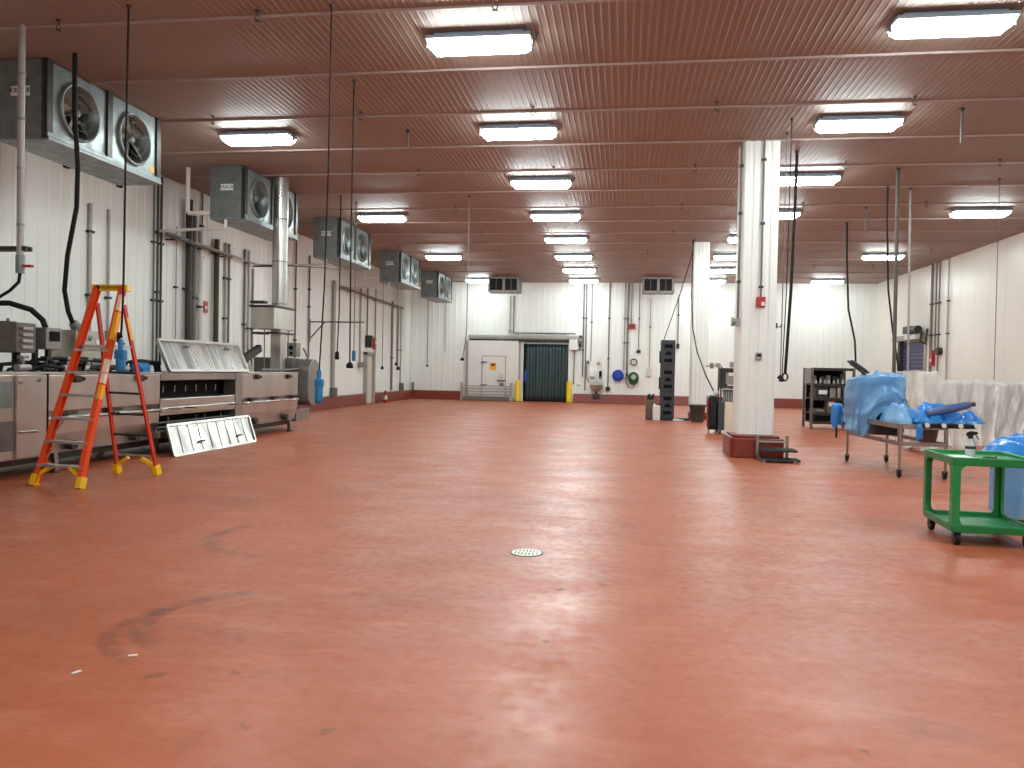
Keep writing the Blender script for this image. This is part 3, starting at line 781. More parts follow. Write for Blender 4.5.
WR('wall_pipe', 'cream pipe running down the wall just left of the red alarm box', 18.87, 1.5, 5.0, .075, M_pvc, off=.1, clamps=(3.0,))
WR('wall_conduit', 'thin dark conduit dropping from the ceiling to the red alarm box', 19.02, 3.2, ZC - .02, .022, M_conduit, clamps=(4.3, 5.1))
WR('wall_pipe', 'thick dark pipe below the cooler crossed by the silver duct', 19.68, 1.5, 4.9, .07, M_pipe_d, off=.1, clamps=(4.5,))
WR('wall_conduit', 'pale conduit, left of the pair behind the raised machine cover', 20.24, 1.5, 4.9, .03, M_conduit_l, clamps=(3.9, 2.8))
WR('wall_conduit', 'darker conduit, right of the pair behind the raised machine cover', 20.44, 1.5, 4.9, .03, M_conduit, clamps=(3.9,))
WR('wall_conduit', 'dark conduit left of the square hood box, first of three', 21.35, 1.5, 4.9, .032, M_conduit, clamps=(2.7,))
WR('wall_conduit', 'pale conduit left of the square hood box, second of three', 21.60, 1.5, 4.9, .032, M_conduit_l, clamps=(2.6,))
WR('wall_conduit', 'dark conduit left of the square hood box, third of three', 21.85, 1.5, 4.4, .03, M_conduit, clamps=(2.6,))
WR('wall_conduit', 'grey conduit on the wall just right of the silver duct', 24.9, .5, ZC - .05, .028, M_conduit, clamps=(4.1, 2.4))
WR('wall_conduit', 'grey conduit rising beside the triangular wall bracket', 26.04, .6, 5.4, .03, M_conduit, clamps=(4.2, 3.6))
WR('wall_pipe', 'grey downpipe with a dark boot between machine end and wall door', 28.3, .75, 4.8, .07, M_conduit_l, off=.09, end=(.22, .3, M_conduit, 'pipe_boot'))
WR('wall_conduit', 'thick grey conduit left of the wall door with a funnel fitting', 31.4, 1.75, 4.9, .05, M_conduit_l, end=(.28, .2, M_box_g, 'funnel_box'))
WR('wall_conduit', 'grey conduit above the narrow wall door', 32.3, 2.9, 5.0, .03, M_conduit, end=(.26, .5, M_dkmetal, 'exit_lamp'))
WR('wall_conduit', 'thin conduit right of the narrow wall door', 33.4, 1.6, 5.0, .022, M_conduit)
WR('wall_pipe', 'thick grey pipe below the fourth cooler reaching down to the kerb', 35.9, .5, 4.7, .06, M_conduit, clamps=(2.0,))
WR('wall_conduit', 'grey conduit right of the thick pipe near the far left corner', 36.9, 1.6, 4.6, .03, M_conduit, clamps=(2.4,), end=(.14, .14, M_dkmetal, 'outlet_box'))
WR('wall_conduit', 'pale conduit nearest the far left corner ending at a grey boot', 37.4, .8, 4.6, .035, M_conduit_l, clamps=(2.4,), end=(.2, .35, M_conduit, 'pipe_boot'))
WR('corner_post', 'short grey post at the far left corner on the red kerb', 39.2, .45, .85, .06, M_conduit, off=.2, group=None)
for y, lab in ((14.05, 'small black box high on the left wall, nearer one below the first cooler'), (15.67, 'small black box high on the left wall, farther one below the first cooler')):
    tag(MB().bx(XL, XL + .08, y - .07, y + .07, 5.35, 5.50).build('sensor_box', M_dark, base=(XL, y, 5.35), bevel=.008), lab, 'sensor')
o = tag(MB().bx(XL, XL + .1, 19.06, 19.28, 2.9, 3.2).build('alarm_box', M_red, base=(XL, 19.17, 2.9), bevel=.01), 'red fire alarm box on the left wall behind the machine', 'alarm')
MB().bx(XL + .1, XL + .11, 19.12, 19.22, 3.0, 3.07).build('alarm_lever', M_white, o)
MB().bx(XL, XL + .09, 18.93, 19.05, 2.95, 3.15).build('junction_box', M_dkmetal, o)
o = tag(MB().bx(XL, XL + .1, 33.2, 33.42, 2.35, 2.85).build('wall_alarm', M_red, base=(XL, 33.3, 2.35), bevel=.01), 'red alarm unit on the left wall just right of the narrow door', 'alarm')
MB().bx(XL + .1, XL + .11, 33.25, 33.37, 2.6, 2.75).build('strobe', M_white, o)
# horizontal runs, drains and bracket
def run(name, label, pts, rad, m, cat='pipe', group=None, n=10):
    o = MB().tube(pts, rad, n).build(name, m, base=pts[0])
    if name == 'pipe_run':
        p, q = Vector(pts[0]), Vector(pts[1])
        for t in (.12, .5, .88):
            c = p * (1 - t) + q * t
            MB().bx(XL + .005, c.x, c.y - .02, c.y + .02, c.z - rad - .03, c.z - rad).build('pipe_hanger', M_dkmetal, o)
    return tag(o, label, cat, group)
run('pipe_run', 'level pipe running along the left wall under the second cooler', [(XL + .16, 17.1, 4.66), (XL + .16, 21.95, 4.52)], .03, M_conduit_l, group=LCON)
run('pipe_run', 'lower level pipe along the left wall under the second cooler', [(XL + .25, 17.1, 4.58), (XL + .25, 20.2, 4.50)], .035, M_conduit, group=LCON)
run('pipe_run', 'thin pipe from the left wall passing behind the silver duct', [(XL + .16, 21.95, 4.52), (-10.2, 22.0, 4.52), (-8.75, 22.4, 4.50), (-8.7, 23.2, 4.56)], .02, M_conduit, group=LCON)
run('pipe_run', 'dark level pipe along the left wall under the fourth cooler', [(XL + .16, 28.85, 4.62), (XL + .16, 37.3, 4.48)], .045, M_conduit, group=LCON)
for y, lab in ((16.6, 'white drain pipe from the left wall to the second cooler base'), (22.6, 'white drain pipe from the left wall to the third cooler base'), (29.0, 'white drain pipe from the left wall to the fourth cooler base')):
    run('drain_pipe', lab, [(XL + .1, y + .5, 4.66), (-9.0, y + .02, 4.63), (-8.95, y, 4.64), (-8.95, y, 4.81)], .035, M_pvc, group='white drain pipes')
for y, lab in ((16.62, 'white elbow pipe from the ceiling to the back of the second cooler'), (28.95, 'white elbow pipe from the ceiling to the back of the fourth cooler')):
    run('elbow_pipe', lab, [(-9.88, y, ZC - .01), (-9.88, y, 5.02), (-9.84, y, 4.97), (-9.31, y, 4.97)], .05, M_pvc, group='white elbow pipes')
r = thing('wall_bracket', 'triangular pipe bracket standing out from the left wall', 'bracket', (XL, 26.1, 2.5))
MB().bar((XL, 26.16, 3.11), (-8.95, 26.16, 3.11), .05, .05, (0, 1, 0)).build('arm', M_conduit, r)
MB().bar((XL + .02, 26.16, 2.5), (-10.38, 26.16, 3.09), .04, .04, (0, 1, 0)).build('brace', M_conduit, r)
MB().bar((XL + .03, 26.16, 2.4), (XL + .03, 26.16, 3.2), .05, .05, (0, 1, 0)).build('wall_plate', M_conduit, r)

# ------------------------------------------------------------------ drops hanging from the ceiling
def drop(name, label, pts, rad, m, group=None, plug=None, cat='cable'):
    """plug: list of (name, material, [boxes or tubes as (kind, args)])"""
    o = MB().tube(pts, rad, 8).build(name, m, base=pts[0])
    tag(o, label, cat, group)
    MB().lathe([(rad + .02, 0), (rad + .02, .012), (rad + .006, .02), (rad + .006, .05)], Vector(pts[0]) - V(0, 0, 0), 10, Matrix.Rotation(PI, 3, 'X')).build('ceiling_plate', M_dkmetal, o)
    if plug: plug(o, Vector(pts[-1]))
    return o
def blue_plug(s=1.0):
    def f(o, p):
        b = MB().lathe([(.045 * s, .02), (.06 * s, -.03), (.05 * s, -.1), (.10 * s, -.14), (.10 * s, -.36), (.085 * s, -.40), (0, -.40)], p, 14).build('blue_plug', M_blue_p, o)
        MB().bx(p.x - .10 * s, p.x + .12 * s, p.y - .1 * s, p.y + .07 * s, p.z - .40 * s, p.z - .18 * s).build('plug_body', M_blue_p, b, bevel=.02)
    return f
def black_plug(p_l=.16, m=None):
    def f(o, p):
        MB().lathe([(.02, .01), (.05, -.02), (.06, -p_l), (0, -p_l - .01)], p, 10).build('plug', m or M_black, o)
    return f
ZT = ZC - .01
drop('hanging_cable', 'long black cable with a blue plug hanging left of the ceiling row of lights', [(-3.66, 9.3, ZT), (-3.67, 9.3, 4), (-3.72, 9.35, 2.5), (-3.79, 9.4, 1.49)], .010, M_black, plug=blue_plug(.5))
drop('hanging_cable', 'black rod and cable with a blue plug hanging beside the orange ladder', [(-6.21, 9.06, ZT), (-6.23, 9.06, 4.0), (-6.24, 9.06, 2.46), (-6.30, 9.12, 2.0), (-6.35, 9.18, 1.88)], .013, M_black,
     plug=lambda o, p: (MB().tube([p + V(0, 0, .0), p + V(-.05, .03, .04), p + V(-.08, .06, -.05), p + V(-.02, .1, -.1)], .025, 8).build('cable_loop', M_black, o), blue_plug(.6)(o, p + V(-.02, .03, -.05))))
drop('hanging_cable', 'thin dark cable hanging over the floor right of the third cooler', [(-4.25, 11.77, ZT), (-4.26, 11.77, 3.5), (-4.25, 11.78, 1.62)], .012, M_black, plug=black_plug(.08))
drop('hanging_cable', 'thin dark cable hanging in front of the third cooler near wall', [(-7.37, 19.57, ZT), (-7.37, 19.57, 3), (-7.42, 19.6, 1.95)], .016, M_black, plug=black_plug(.2))
drop('hanging_cable', 'thin cable with blue connector hanging beside the third cooler', [(-7.25, 20.4, ZT), (-7.25, 20.4, 2.0)], .014, M_conduit, plug=lambda o, p: MB().tube([p, p - V(0, 0, .28)], .05, 10).build('blue_connector', M_blue_p, o))
drop('hanging_cable', 'thin cable hanging below the fourth cooler near the wall door', [(-8.2, 27.6, ZT), (-8.2, 27.6, 1.75)], .016, M_conduit, plug=black_plug(.1))
drop('hanging_cable', 'thin cable hanging right of the narrow wall door', [(-8.6, 27.2, 4.8), (-8.6, 27.2, 1.6)], .014, M_conduit, plug=black_plug(.1))
drop('hanging_cable', 'thin cable hanging in front of the far left corner', [(-9.6, 37.6, 4.9), (-9.6, 37.6, 1.75)], .02, M_conduit, plug=black_plug(.1))
drop('hanging_cable', 'thin cable hanging in front of the left end of the sliding door', [(-4.02, 19.75, ZT), (-4.02, 19.75, 2.6), (-4.05, 19.75, 2.2), (-4.12, 19.75, 1.84)], .013, M_conduit, plug=black_plug(.06))
drop('hanging_hose', 'thick black hose hanging right of the white column with a hook end', [(3.30, 16.26, ZT), (3.29, 16.26, 5.0), (3.25, 16.26, 3.2), (3.18, 16.26, 1.6)], .03, M_black, cat='hose',
     plug=lambda o, p: MB().tube([p + V(.05 * math.sin(2 * PI * k / 16), 0, -.075 + .075 * math.cos(2 * PI * k / 16)) for k in range(17)], .018, 8, False).build('hook', M_dkmetal, o))
drop('hanging_wire', 'thin wire hanging closest to the right side of the white column', [(2.86, 15.0, ZT), (2.85, 15.0, 1.55)], .010, M_conduit, plug=black_plug(.06), cat='wire')
drop('hanging_wire', 'thin wire beside the black hose right of the white column', [(2.78, 14.18, ZT), (2.76, 14.18, 3), (2.72, 14.18, 1.5)], .009, M_black, plug=black_plug(.05), cat='wire')
drop('hanging_cable', 'black cable hanging above the tool rack to the tilted panel', [(6.26, 23.78, ZT), (6.28, 23.78, 5), (6.36, 23.78, 3.5), (6.56, 23.78, 2.6), (6.60, 23.78, 1.98)], .028, M_black, plug=black_plug(.12))
drop('service_pole', 'brownish service pole from ceiling to the blue wrapped machine', [(5.67, 17.72, ZT), (5.70, 17.72, 1.5)], .04, M_pipe_b, cat='pole')
drop('service_pole', 'pale service pole from ceiling in front of the indigo door', [(6.56, 19.6, ZT), (6.62, 19.6, .9)], .026, M_conduit_l, cat='pole')
drop('hanging_cable', 'black cable crossing the brownish pole above the blue wrapped machine', [(5.98, 19.36, ZT), (5.98, 19.36, 5.3), (6.05, 19.36, 3.6), (6.18, 19.36, 2.6), (6.36, 19.36, 1.6)], .022, M_black)
drop('hanging_wire', 'thin wire hanging above the clear wrapped machine', [(8.12, 18.74, ZT), (8.13, 18.74, 1.5)], .009, M_conduit, cat='wire')
drop('drop_rod', 'short rod hanging under the ceiling near the right wall lights', [(5.41, 13.88, ZT), (5.41, 13.88, 5.43)], .022, M_conduit, cat='rod')
drop('drop_rod', 'short rod hanging under the ceiling behind the white column', [(6.18, 21.7, ZT), (6.18, 21.7, 5.4)], .022, M_conduit, cat='rod')
drop('drop_rod', 'short rod hanging under the ceiling left of the middle lights', [(-4.1, 14.3, ZT), (-4.1, 14.3, 5.68)], .022, M_conduit, cat='rod')
drop('hanging_cable', 'slack cable running from the ceiling down to the black crate tower', [(2.20, 26.6, ZT), (2.12, 26.6, 5.4), (1.75, 26.55, 4.1), (1.28, 26.5, 2.66)], .014, M_black)
drop('hanging_cable', 'cable hanging along the far column down to the equipment trolley', [(2.18, 26.75, ZT), (2.17, 26.75, 4.2), (2.19, 26.2, 3.0), (2.15, 24.0, 2.2), (2.24, 22.2, 1.5), (2.38, 21.25, 1.05)], .02, M_black)
# white pipe with valve at the left edge, its strut and hoses
r = thing('valve_pipe', 'pale vertical pipe at the left edge with a red handled valve', 'pipe', (-8.02, 9.46, 2.79))
MB().tube([(-8.02, 9.46, 2.95), (-8.02, 9.46, ZC)], .042, 14).tube([(-8.09, 9.50, 2.95), (-8.09, 9.5, ZC)], .018, 8).build('pipe', M_conduit_l, r)
for z in (3.35, 4.1, 4.75, 5.35): MB().tube([(-8.02, 9.46, z), (-8.02, 9.46, z + .03)], .05, 14).build('coupling', M_galv_l, r)
MB().tube([(-8.02, 9.46, 2.72), (-8.02, 9.46, 2.96)], .055, 12).build('valve', M_galv_l, r)
MB().bx(-8.02, -7.84, 9.43, 9.49, 2.80, 2.83).build('valve_handle', M_red, r)
MB().bx(-9.6, -7.92, 9.44, 9.48, 3.02, 3.08).bx(-9.6, -7.92, 9.52, 9.56, 3.02, 3.08).build('strut', M_dkmetal, r)
run('valve_hose', 'thin dark hose curving from the red handled valve to the left', [(-8.02, 9.46, 2.72), (-8.03, 9.45, 2.6), (-8.12, 9.4, 2.48), (-8.3, 9.4, 2.38), (-8.52, 9.5, 2.28), (-8.6, 9.6, 2.07)], .022, M_black, 'hose')
run('supply_hose', 'thick black hose arching onto the machine at the left edge', [(-9.2, 9.9, 2.3), (-8.9, 9.9, 2.35), (-8.6, 9.95, 2.36), (-8.38, 10.1, 2.28), (-8.28, 10.2, 2.14), (-8.25, 10.22, 2.03)], .04, M_black, 'hose')
o = run('drop_hose', 'thick black hose hanging from the ceiling past the first cooler to the machine', [(-7.95, 10.38, ZT), (-7.95, 10.38, 5.2), (-7.90, 10.40, 4.4), (-7.93, 10.42, 3.8), (-8.10, 10.46, 3.1), (-8.19, 10.52, 2.6), (-8.19, 10.6, 2.3), (-8.17, 10.68, 2.12)], .034, M_black, 'hose')
MB().tube([(-8.17, 10.68, 2.14), (-8.15, 10.74, 2.06), (-8.13, 10.84, 1.86)], [.06, .085, .07], 12).tube([(-8.2, 10.9, 2.0), (-8.1, 11.0, 1.9)], .05, 10).build('plug', M_galv, o)
# ------------------------------------------------------------------ back wall: sliding door, strip curtain, guard rail, bollards
YW = YB - .014
r = thing('door_3', 'white insulated sliding door with a small hatch on the back wall', 'door', (-6.5, YW, 0)); r['kind'] = 'structure'
MB().bx(-7.86, -5.28, YW - .30, YW - .14, .10, 3.06).build('door_leaf', M_white, r, bevel=.02)
MB().bx(-7.15, -5.90, YW - .315, YW - .30, .15, 2.27).build('hatch_frame', M_conduit_l, r)
h = MB().bx(-7.10, -5.95, YW - .345, YW - .30, .20, 2.22).build('hatch', M_white, r, bevel=.015)
mb = MB()
for z in (.75, 1.9): mb.bx(-7.18, -6.86, YW - .375, YW - .345, z, z + .07)
mb.build('hinge', M_conduit, h)
MB().bx(-6.35, -5.92, YW - .41, YW - .345, .98, 1.06).bx(-6.2, -6.0, YW - .38, YW - .345, .75, .9).build('latch', M_conduit, h)
MB().bx(-6.27, -6.02, YW - .37, YW - .345, 1.12, 1.38).build('kick_plate', M_offwhite, h)
sgn = MB().bx(-6.72, -6.40, YW - .352, YW - .345, 1.55, 1.92).build('warning_sign', M_stick_y, h)
MB().bx(-6.66, -6.46, YW - .356, YW - .352, 1.76, 1.86).build('sign_symbol', M_ink, sgn)
MB().bx(-5.85, -5.6, YW - .305, YW - .30, 1.6, 1.75).build('notice', M_paper, r)
MB().bx(-7.86, -5.28, YW - .33, YW - .12, 0.02, .12).build('floor_guide', M_conduit_l, r)
MB().bx(-7.86, -2.35, YW - .36, YW - .10, 3.16, 3.32).build('header_track', M_conduit_l, r, bevel=.02)
MB().bx(-7.80, -2.55, YW - .30, YW - .02, 3.02, 3.12).build('track_rail', M_dkmetal, r)
MB().bx(-2.78, -2.58, YW - .20, YW, 0, 3.1).bx(-5.20, -5.05, YW - .12, YW, 0, 3.1).build('door_frame', M_white, r, bevel=.01)
MB().bx(-2.74, -2.32, YW - .34, YW, 2.62, 3.38).build('drive_cover', M_white, r, bevel=.02)
MB().bx(-7.98, -7.88, YW - .2, YW - .05, 0, 3.05).build('end_stop', M_conduit_l, r)
r = thing('strip_curtain', 'dark teal plastic strip curtain filling the doorway beside the sliding door', 'curtain', (-3.92, YW - .1, 0))
MB().bx(-5.05, -2.78, YW - .03, YW - .01, 0.01, 3.0).build('backing', M_dark, r)  # dark sheet stands in for the doorway's darkness; no opening is cut
n = 13
for k in range(n):
    x0 = -4.93 + (2.10 / n) * k
    ph = k * 1.7
    def fn(u, v, x0=x0, ph=ph, k=k):
        x = x0 + u * .20
        return V(x + .01 * math.sin(ph + v * 5), YW - .10 - .03 * math.sin(PI * u) - (.02 if k % 2 else 0) - .02 * math.sin(ph + v * 3.0) * v, 2.92 - v * 2.86)
    MB().grid(fn, 5, 10).build('curtain_strip', M_curtain, r, solid=.004)
MB().bx(-5.03, -2.8, YW - .16, YW - .05, 2.9, 2.98).build('hanging_rail', M_conduit_l, r)
o = tag(MB().lathe([(.0, 1.62), (.03, 1.58), (.07, 1.3), (.07, 1.1), (.05, .98), (0, .96)], (-4.9, YW - .28, 0), 10).build('pull_handle', M_blue_h, base=(-4.9, YW - .28, .96)), 'small blue pull handle hanging at the left edge of the teal curtain', 'handle')
MB().tube([(-4.9, YW - .28, 1.6), (-4.93, YW - .2, 2.95)], .012, 6).build('pull_cord', M_black, o)
r = thing('guard_rail', 'low grey tubular guard rail in front of the white sliding door', 'rail', (-6.7, YW - .6, 0))
for x in (-8.08, -5.58): MB().bx(x - .06, x + .06, YW - .72, YW - .60, 0, .92).build('post', M_conduit_l, r, bevel=.01)
for z in (.74, .62, .48, .32): MB().tube([(-8.05, YW - .66, z), (-5.58, YW - .66, z)], .024, 8).build('rail', M_conduit_l, r)
MB().bx(-8.05, -5.58, YW - .70, YW - .62, .03, .22).build('kick_plate', M_conduit, r)
for x, y, lab in ((-5.24, 38.75, 'yellow bollard between the sliding door and the teal strip curtain'), (-2.68, 38.75, 'yellow bollard at the right side of the teal strip curtain')):
    r = thing('bollard', lab, 'bollard', (x, y, 0), 'yellow bollards')
    MB().lathe([(.13, 0), (.13, .98), (.115, 1.03), (.06, 1.07), (0, 1.08)], (x, y, 0), 20).build('post', M_bollard, r)
    MB().lathe([(.18, 0), (.18, .02), (.13, .025)], (x, y, 0), 20).build('base_plate', M_dkmetal, r)
# pipes, boxes and fittings of the back wall
BCON = 'conduits on the back wall'
def back_run(label, x, z0, z1, rad, m, end=None, clamps=(), name='wall_conduit', off=.06):
    y = YW - off
    o = tag(MB().tube([(x, y, z0), (x, y, z1)], rad, 8).build(name, m, base=(x, y, z0)), label, 'conduit', BCON)
    for c in clamps: MB().bx(x - rad - .03, x + rad + .03, y - rad - .01, YW - .01, c, c + .05).build('clamp', M_dkmetal, o)
    if end:
        w_, h_, mm, nm = end
        MB().bx(x - w_ / 2, x + w_ / 2, YW - .14, YW - .005, z0 - h_, z0 + .02).build(nm, mm, o, bevel=.01)
    return o
BR = back_run
BR('grey conduit rising left of the hand wash sink, leftmost of three', -2.06, 1.3, ZC - .02, .035, M_conduit, clamps=(4.2, 2.6))
BR('dark conduit rising left of the hand wash sink, middle of three', -1.93, .62, ZC - .02, .03, M_conduit, clamps=(4.2,))
BR('pale conduit rising directly above the hand wash sink', -1.66, 2.1, ZC - .02, .028, M_conduit_l, clamps=(4.0,))
BR('grey pipe between the sink and the blue hose reel, ending in a drain cup', -.79, .8, ZC - .02, .03, M_conduit, end=(.22, .18, M_dkmetal, 'drain_cup'), clamps=(4.2, 2.2))
BR('pale pipe right of the blue hose reel, left of the pair', -.03, 1.65, ZC - .02, .03, M_conduit_l, clamps=(4.2, 3.0))
BR('dark pipe right of the blue hose reel, right of the pair', .13, 1.5, ZC - .02, .04, M_conduit, end=(.12, .15, M_dkmetal, 'tap'), clamps=(4.2, 3.0))
BR('thin conduit dropping from the ceiling to the red call box', .30, 4.0, ZC - .02, .022, M_conduit)
BR('thin conduit dropping to a dark round fitting right of the red call box', .68, 2.65, ZC - .02, .022, M_conduit, end=(.2, .12, M_dkmetal, 'fitting'), clamps=(4.2,))
BR('thin conduit below the right evaporator ending in a white outlet', 1.22, 1.75, 5.25, .022, M_conduit_l, end=(.2, .35, M_offwhite, 'outlet_box'), clamps=(3.8,))
BR('thin conduit between crate tower and far column with a small dark box', 2.58, 3.0, 5.4, .025, M_conduit, end=(.14, .22, M_dkmetal, 'outlet_box'), clamps=(4.4,))
BR('thin conduit on the back wall near the far left corner', -9.1, 2.4, ZC - .02, .02, M_conduit_l)
o = tag(MB().tube([(-5.59, YW - .06, 5.3), (-5.59, YW - .06, 3.50), (-5.55, YW - .06, 3.45), (-2.55, YW - .06, 3.45), (-2.45, YW - .06, 3.40)], .035, 8).build('bent_conduit', M_conduit, base=(-5.59, YW - .06, 5.3)), 'bent conduit from the left evaporator along the top of the sliding door', 'conduit', BCON)
MB().tube([(-5.78, YW - .06, 5.3), (-5.78, YW - .06, 3.55)], .03, 8).bx(-5.85, -5.7, YW - .12, YW, 3.45, 3.6).build('side_conduit', M_conduit_l, o)
r = thing('control_box', 'cluster of small grey control boxes at the top right of the teal doorway', 'box', (-2.2, YW, 2.75))
MB().bx(-2.30, -2.11, YW - .22, YW, 3.05, 3.36).build('box', M_box_g, r, bevel=.01)
MB().tube([(-2.18, YW - .25, 3.28), (-2.18, YW - .22, 3.28)], .07, 12).tube([(-2.2, YW - .2, 2.86), (-2.2, YW - .0, 2.86)], .08, 12).build('siren', M_dkmetal, r)
MB().tube([(-2.2, YW - .06, 3.1), (-2.2, YW - .06, 2.65), (-2.48, YW - .06, 2.6), (-2.50, YW - .06, .9)], .03, 8).build('conduit', M_conduit, r)
MB().tube([(-2.35, YW - .06, .88), (-2.16, YW - .06, .88)], .025, 8).build('conduit', M_conduit_l, r)
# hand wash sink
r = thing('hand_sink', 'stainless wall mounted hand wash sink with dispensers above', 'sink', (-1.35, YW - .25, .25))
MB().prism([(-1.68, YW - .02, .70), (-1.02, YW - .02, .70), (-1.02, YW - .02, 1.12), (-1.68, YW - .02, 1.12)], (0, .015, 0)).build('splash_back', M_steel, r)
mb = MB()
t = [(-1.68, YW - .50), (-1.02, YW - .50), (-1.02, YW - .02), (-1.68, YW - .02)]; bt = [(-1.55, YW - .42), (-1.15, YW - .42), (-1.15, YW - .08), (-1.55, YW - .08)]
it = [(-1.63, YW - .45), (-1.07, YW - .45), (-1.07, YW - .07), (-1.63, YW - .07)]
vs = [(a, b, .92) for a, b in t] + [(a, b, .60) for a, b in bt] + [(a, b, .92) for a, b in it] + [(a + 0, b + 0, .70) for a, b in bt]
fs = [(7, 6, 5, 4), (12, 13, 14, 15)]
for i in range(4):
    j = (i + 1) % 4; fs += [(i, j, 4 + j, 4 + i), (i, 8 + i, 8 + j, j), (8 + i, 12 + i, 12 + j, 8 + j)]
mb.add(vs, fs).build('basin', M_alu, r)
MB().tube([(-1.35, YW - .25, .62), (-1.35, YW - .25, .42), (-1.30, YW - .2, .34), (-1.25, YW - .1, .38), (-1.25, YW - .02, .38)], .05, 10).bx(-1.52, -1.2, YW - .3, YW - .1, .25, .45).build('trap', M_dkmetal, r, bevel=.02)
MB().tube([(-1.35, YW - .05, 1.02), (-1.35, YW - .1, 1.2), (-1.35, YW - .25, 1.22), (-1.35, YW - .28, 1.12)], .02, 8).build('faucet', M_steel, r)
MB().tube([(-1.86, YW - .08, 1.85), (-1.86, YW - .08, 1.3), (-1.70, YW - .1, 1.0)], .025, 8).build('supply_pipe', M_conduit, r)
for x0, x1, z0, z1, m, lab, nm in ((-1.72, -1.45, 1.25, 1.62, M_white, 'white soap dispenser above the left side of the hand wash sink', 'soap_dispenser'), (-1.24, -1.10, 1.22, 1.60, M_dark, 'slim black dispenser above the right side of the hand wash sink', 'sanitizer_dispenser'), (-1.36, -1.18, 1.95, 2.3, M_white, 'white notice holder high above the hand wash sink', 'notice_holder'), (-1.87, -1.75, 1.95, 2.1, M_dkmetal, 'small dark valve box left of the soap dispenser', 'valve_box')):
    o = tag(MB().bx(x0, x1, YW - .16, YW, z0, z1).build(nm, m, base=((x0 + x1) / 2, YW, z0), bevel=.02), lab, 'dispenser' if 'disp' in nm else 'box')
    MB().bx(x0 + .03, x1 - .03, YW - .18, YW - .16, z0 + .03, z0 + .09).build('front_strip', M_conduit_l, o)
    MB().bx(x0 + .02, x1 - .02, YW - .02, YW + .004, z0 + .02, z1 - .02).build('wall_mount', M_conduit_l, o)
# hose reels
def reel(x, z, R, m, lab, drop_):
    r = thing('hose_reel', lab, 'hose reel', (x, YW - .12, z - R), None)
    mb = MB()
    for j in range(4):
        for q in range(3):
            rr = R * (.45 + .14 * j)
            n = 26
            mb.tube([(x + rr * math.cos(2 * PI * k / n) * (1 if not drop_ else .9), YW - .08 - .06 * q, z + rr * math.sin(2 * PI * k / n) * (1.25 if (drop_ and math.sin(2 * PI * k / n) < 0) else 1) + .01 * math.sin(j + q)) for k in range(n + 1)], R * .1, 6, False)
    mb.build('hose', m, r)
    return r
r = reel(-.30, 1.40, .30, M_blue_h, 'bright blue coiled hose reel on the back wall', False)
MB().tube([(-.30, YW - .3, 1.40), (-.30, YW, 1.40)], .15, 16).build('hub', M_blue_h, r)
MB().bx(-.42, -.18, YW - .03, YW, 1.25, 1.55).build('wall_mount', M_conduit_l, r)
MB().tube([(-.02, YW - .2, 1.38), (.04, YW - .22, 1.25), (.08, YW - .2, 1.35), (.06, YW - .18, 1.5), (.0, YW - .18, 1.52)], .03, 8).build('hose_tail', M_conduit_l, r)
r = reel(.46, 1.30, .30, M_green_d, 'dark green coiled hose hanging on the back wall', True)
MB().tube([(.46, YW - .28, 1.34), (.46, YW, 1.34)], .13, 16).build('hub', M_conduit_l, r)
MB().bx(.36, .56, YW - .03, YW, 1.2, 1.5).build('wall_mount', M_conduit_l, r)
MB().tube([(.13, YW - .08, 1.5), (.10, YW - .1, 1.1), (.22, YW - .1, .85), (.42, YW - .1, .80), (.55, YW - .12, .92)], .03, 8).build('hose_tail', M_conduit_l, r)
o = tag(MB().bx(.16, .50, YW - .12, YW, 3.72, 3.98).build('call_box', M_red, base=(.33, YW, 3.72), bevel=.01), 'red call box high on the back wall above the green hose', 'alarm')
MB().bx(.24, .42, YW - .13, YW - .12, 3.8, 3.9).build('strobe', M_dkmetal, o)
o = tag(MB().tube([(.46, YW - .1, 2.08), (.46, YW, 2.08)], .14, 16).build('gauge', M_offwhite, base=(.46, YW, 2.08)), 'round white gauge on the wall above the green hose', 'gauge')
MB().tube([(.46 + .15 * math.cos(2 * PI * k / 20), YW - .1, 2.08 + .15 * math.sin(2 * PI * k / 20)) for k in range(21)], .03, 6, False).build('gauge_rim', M_dkmetal, o)
MB().bx(.36, .56, YW - .02, YW, 1.98, 2.18).build('wall_mount', M_conduit_l, o)
# fire extinguisher by the wall door
r = thing('fire_extinguisher', 'red fire extinguisher on the floor beside the narrow wall door', 'extinguisher', (-10.55, 33.9, 0))
MB().lathe([(.08, 0), (.085, .03), (.085, .38), (.06, .45), (.025, .48)], (-10.55, 33.9, 0), 16).build('cylinder', M_red, r)
MB().lathe([(.0865, .14), (.0865, .32)], (-10.55, 33.9, 0), 16).build('label_band', M_white, r)
MB().bx(-10.57, -10.53, 33.82, 33.98, .48, .53).tube([(-10.55, 33.85, .5), (-10.55, 33.76, .42), (-10.55, 33.78, .2)], .015, 6).build('valve', M_black, r)

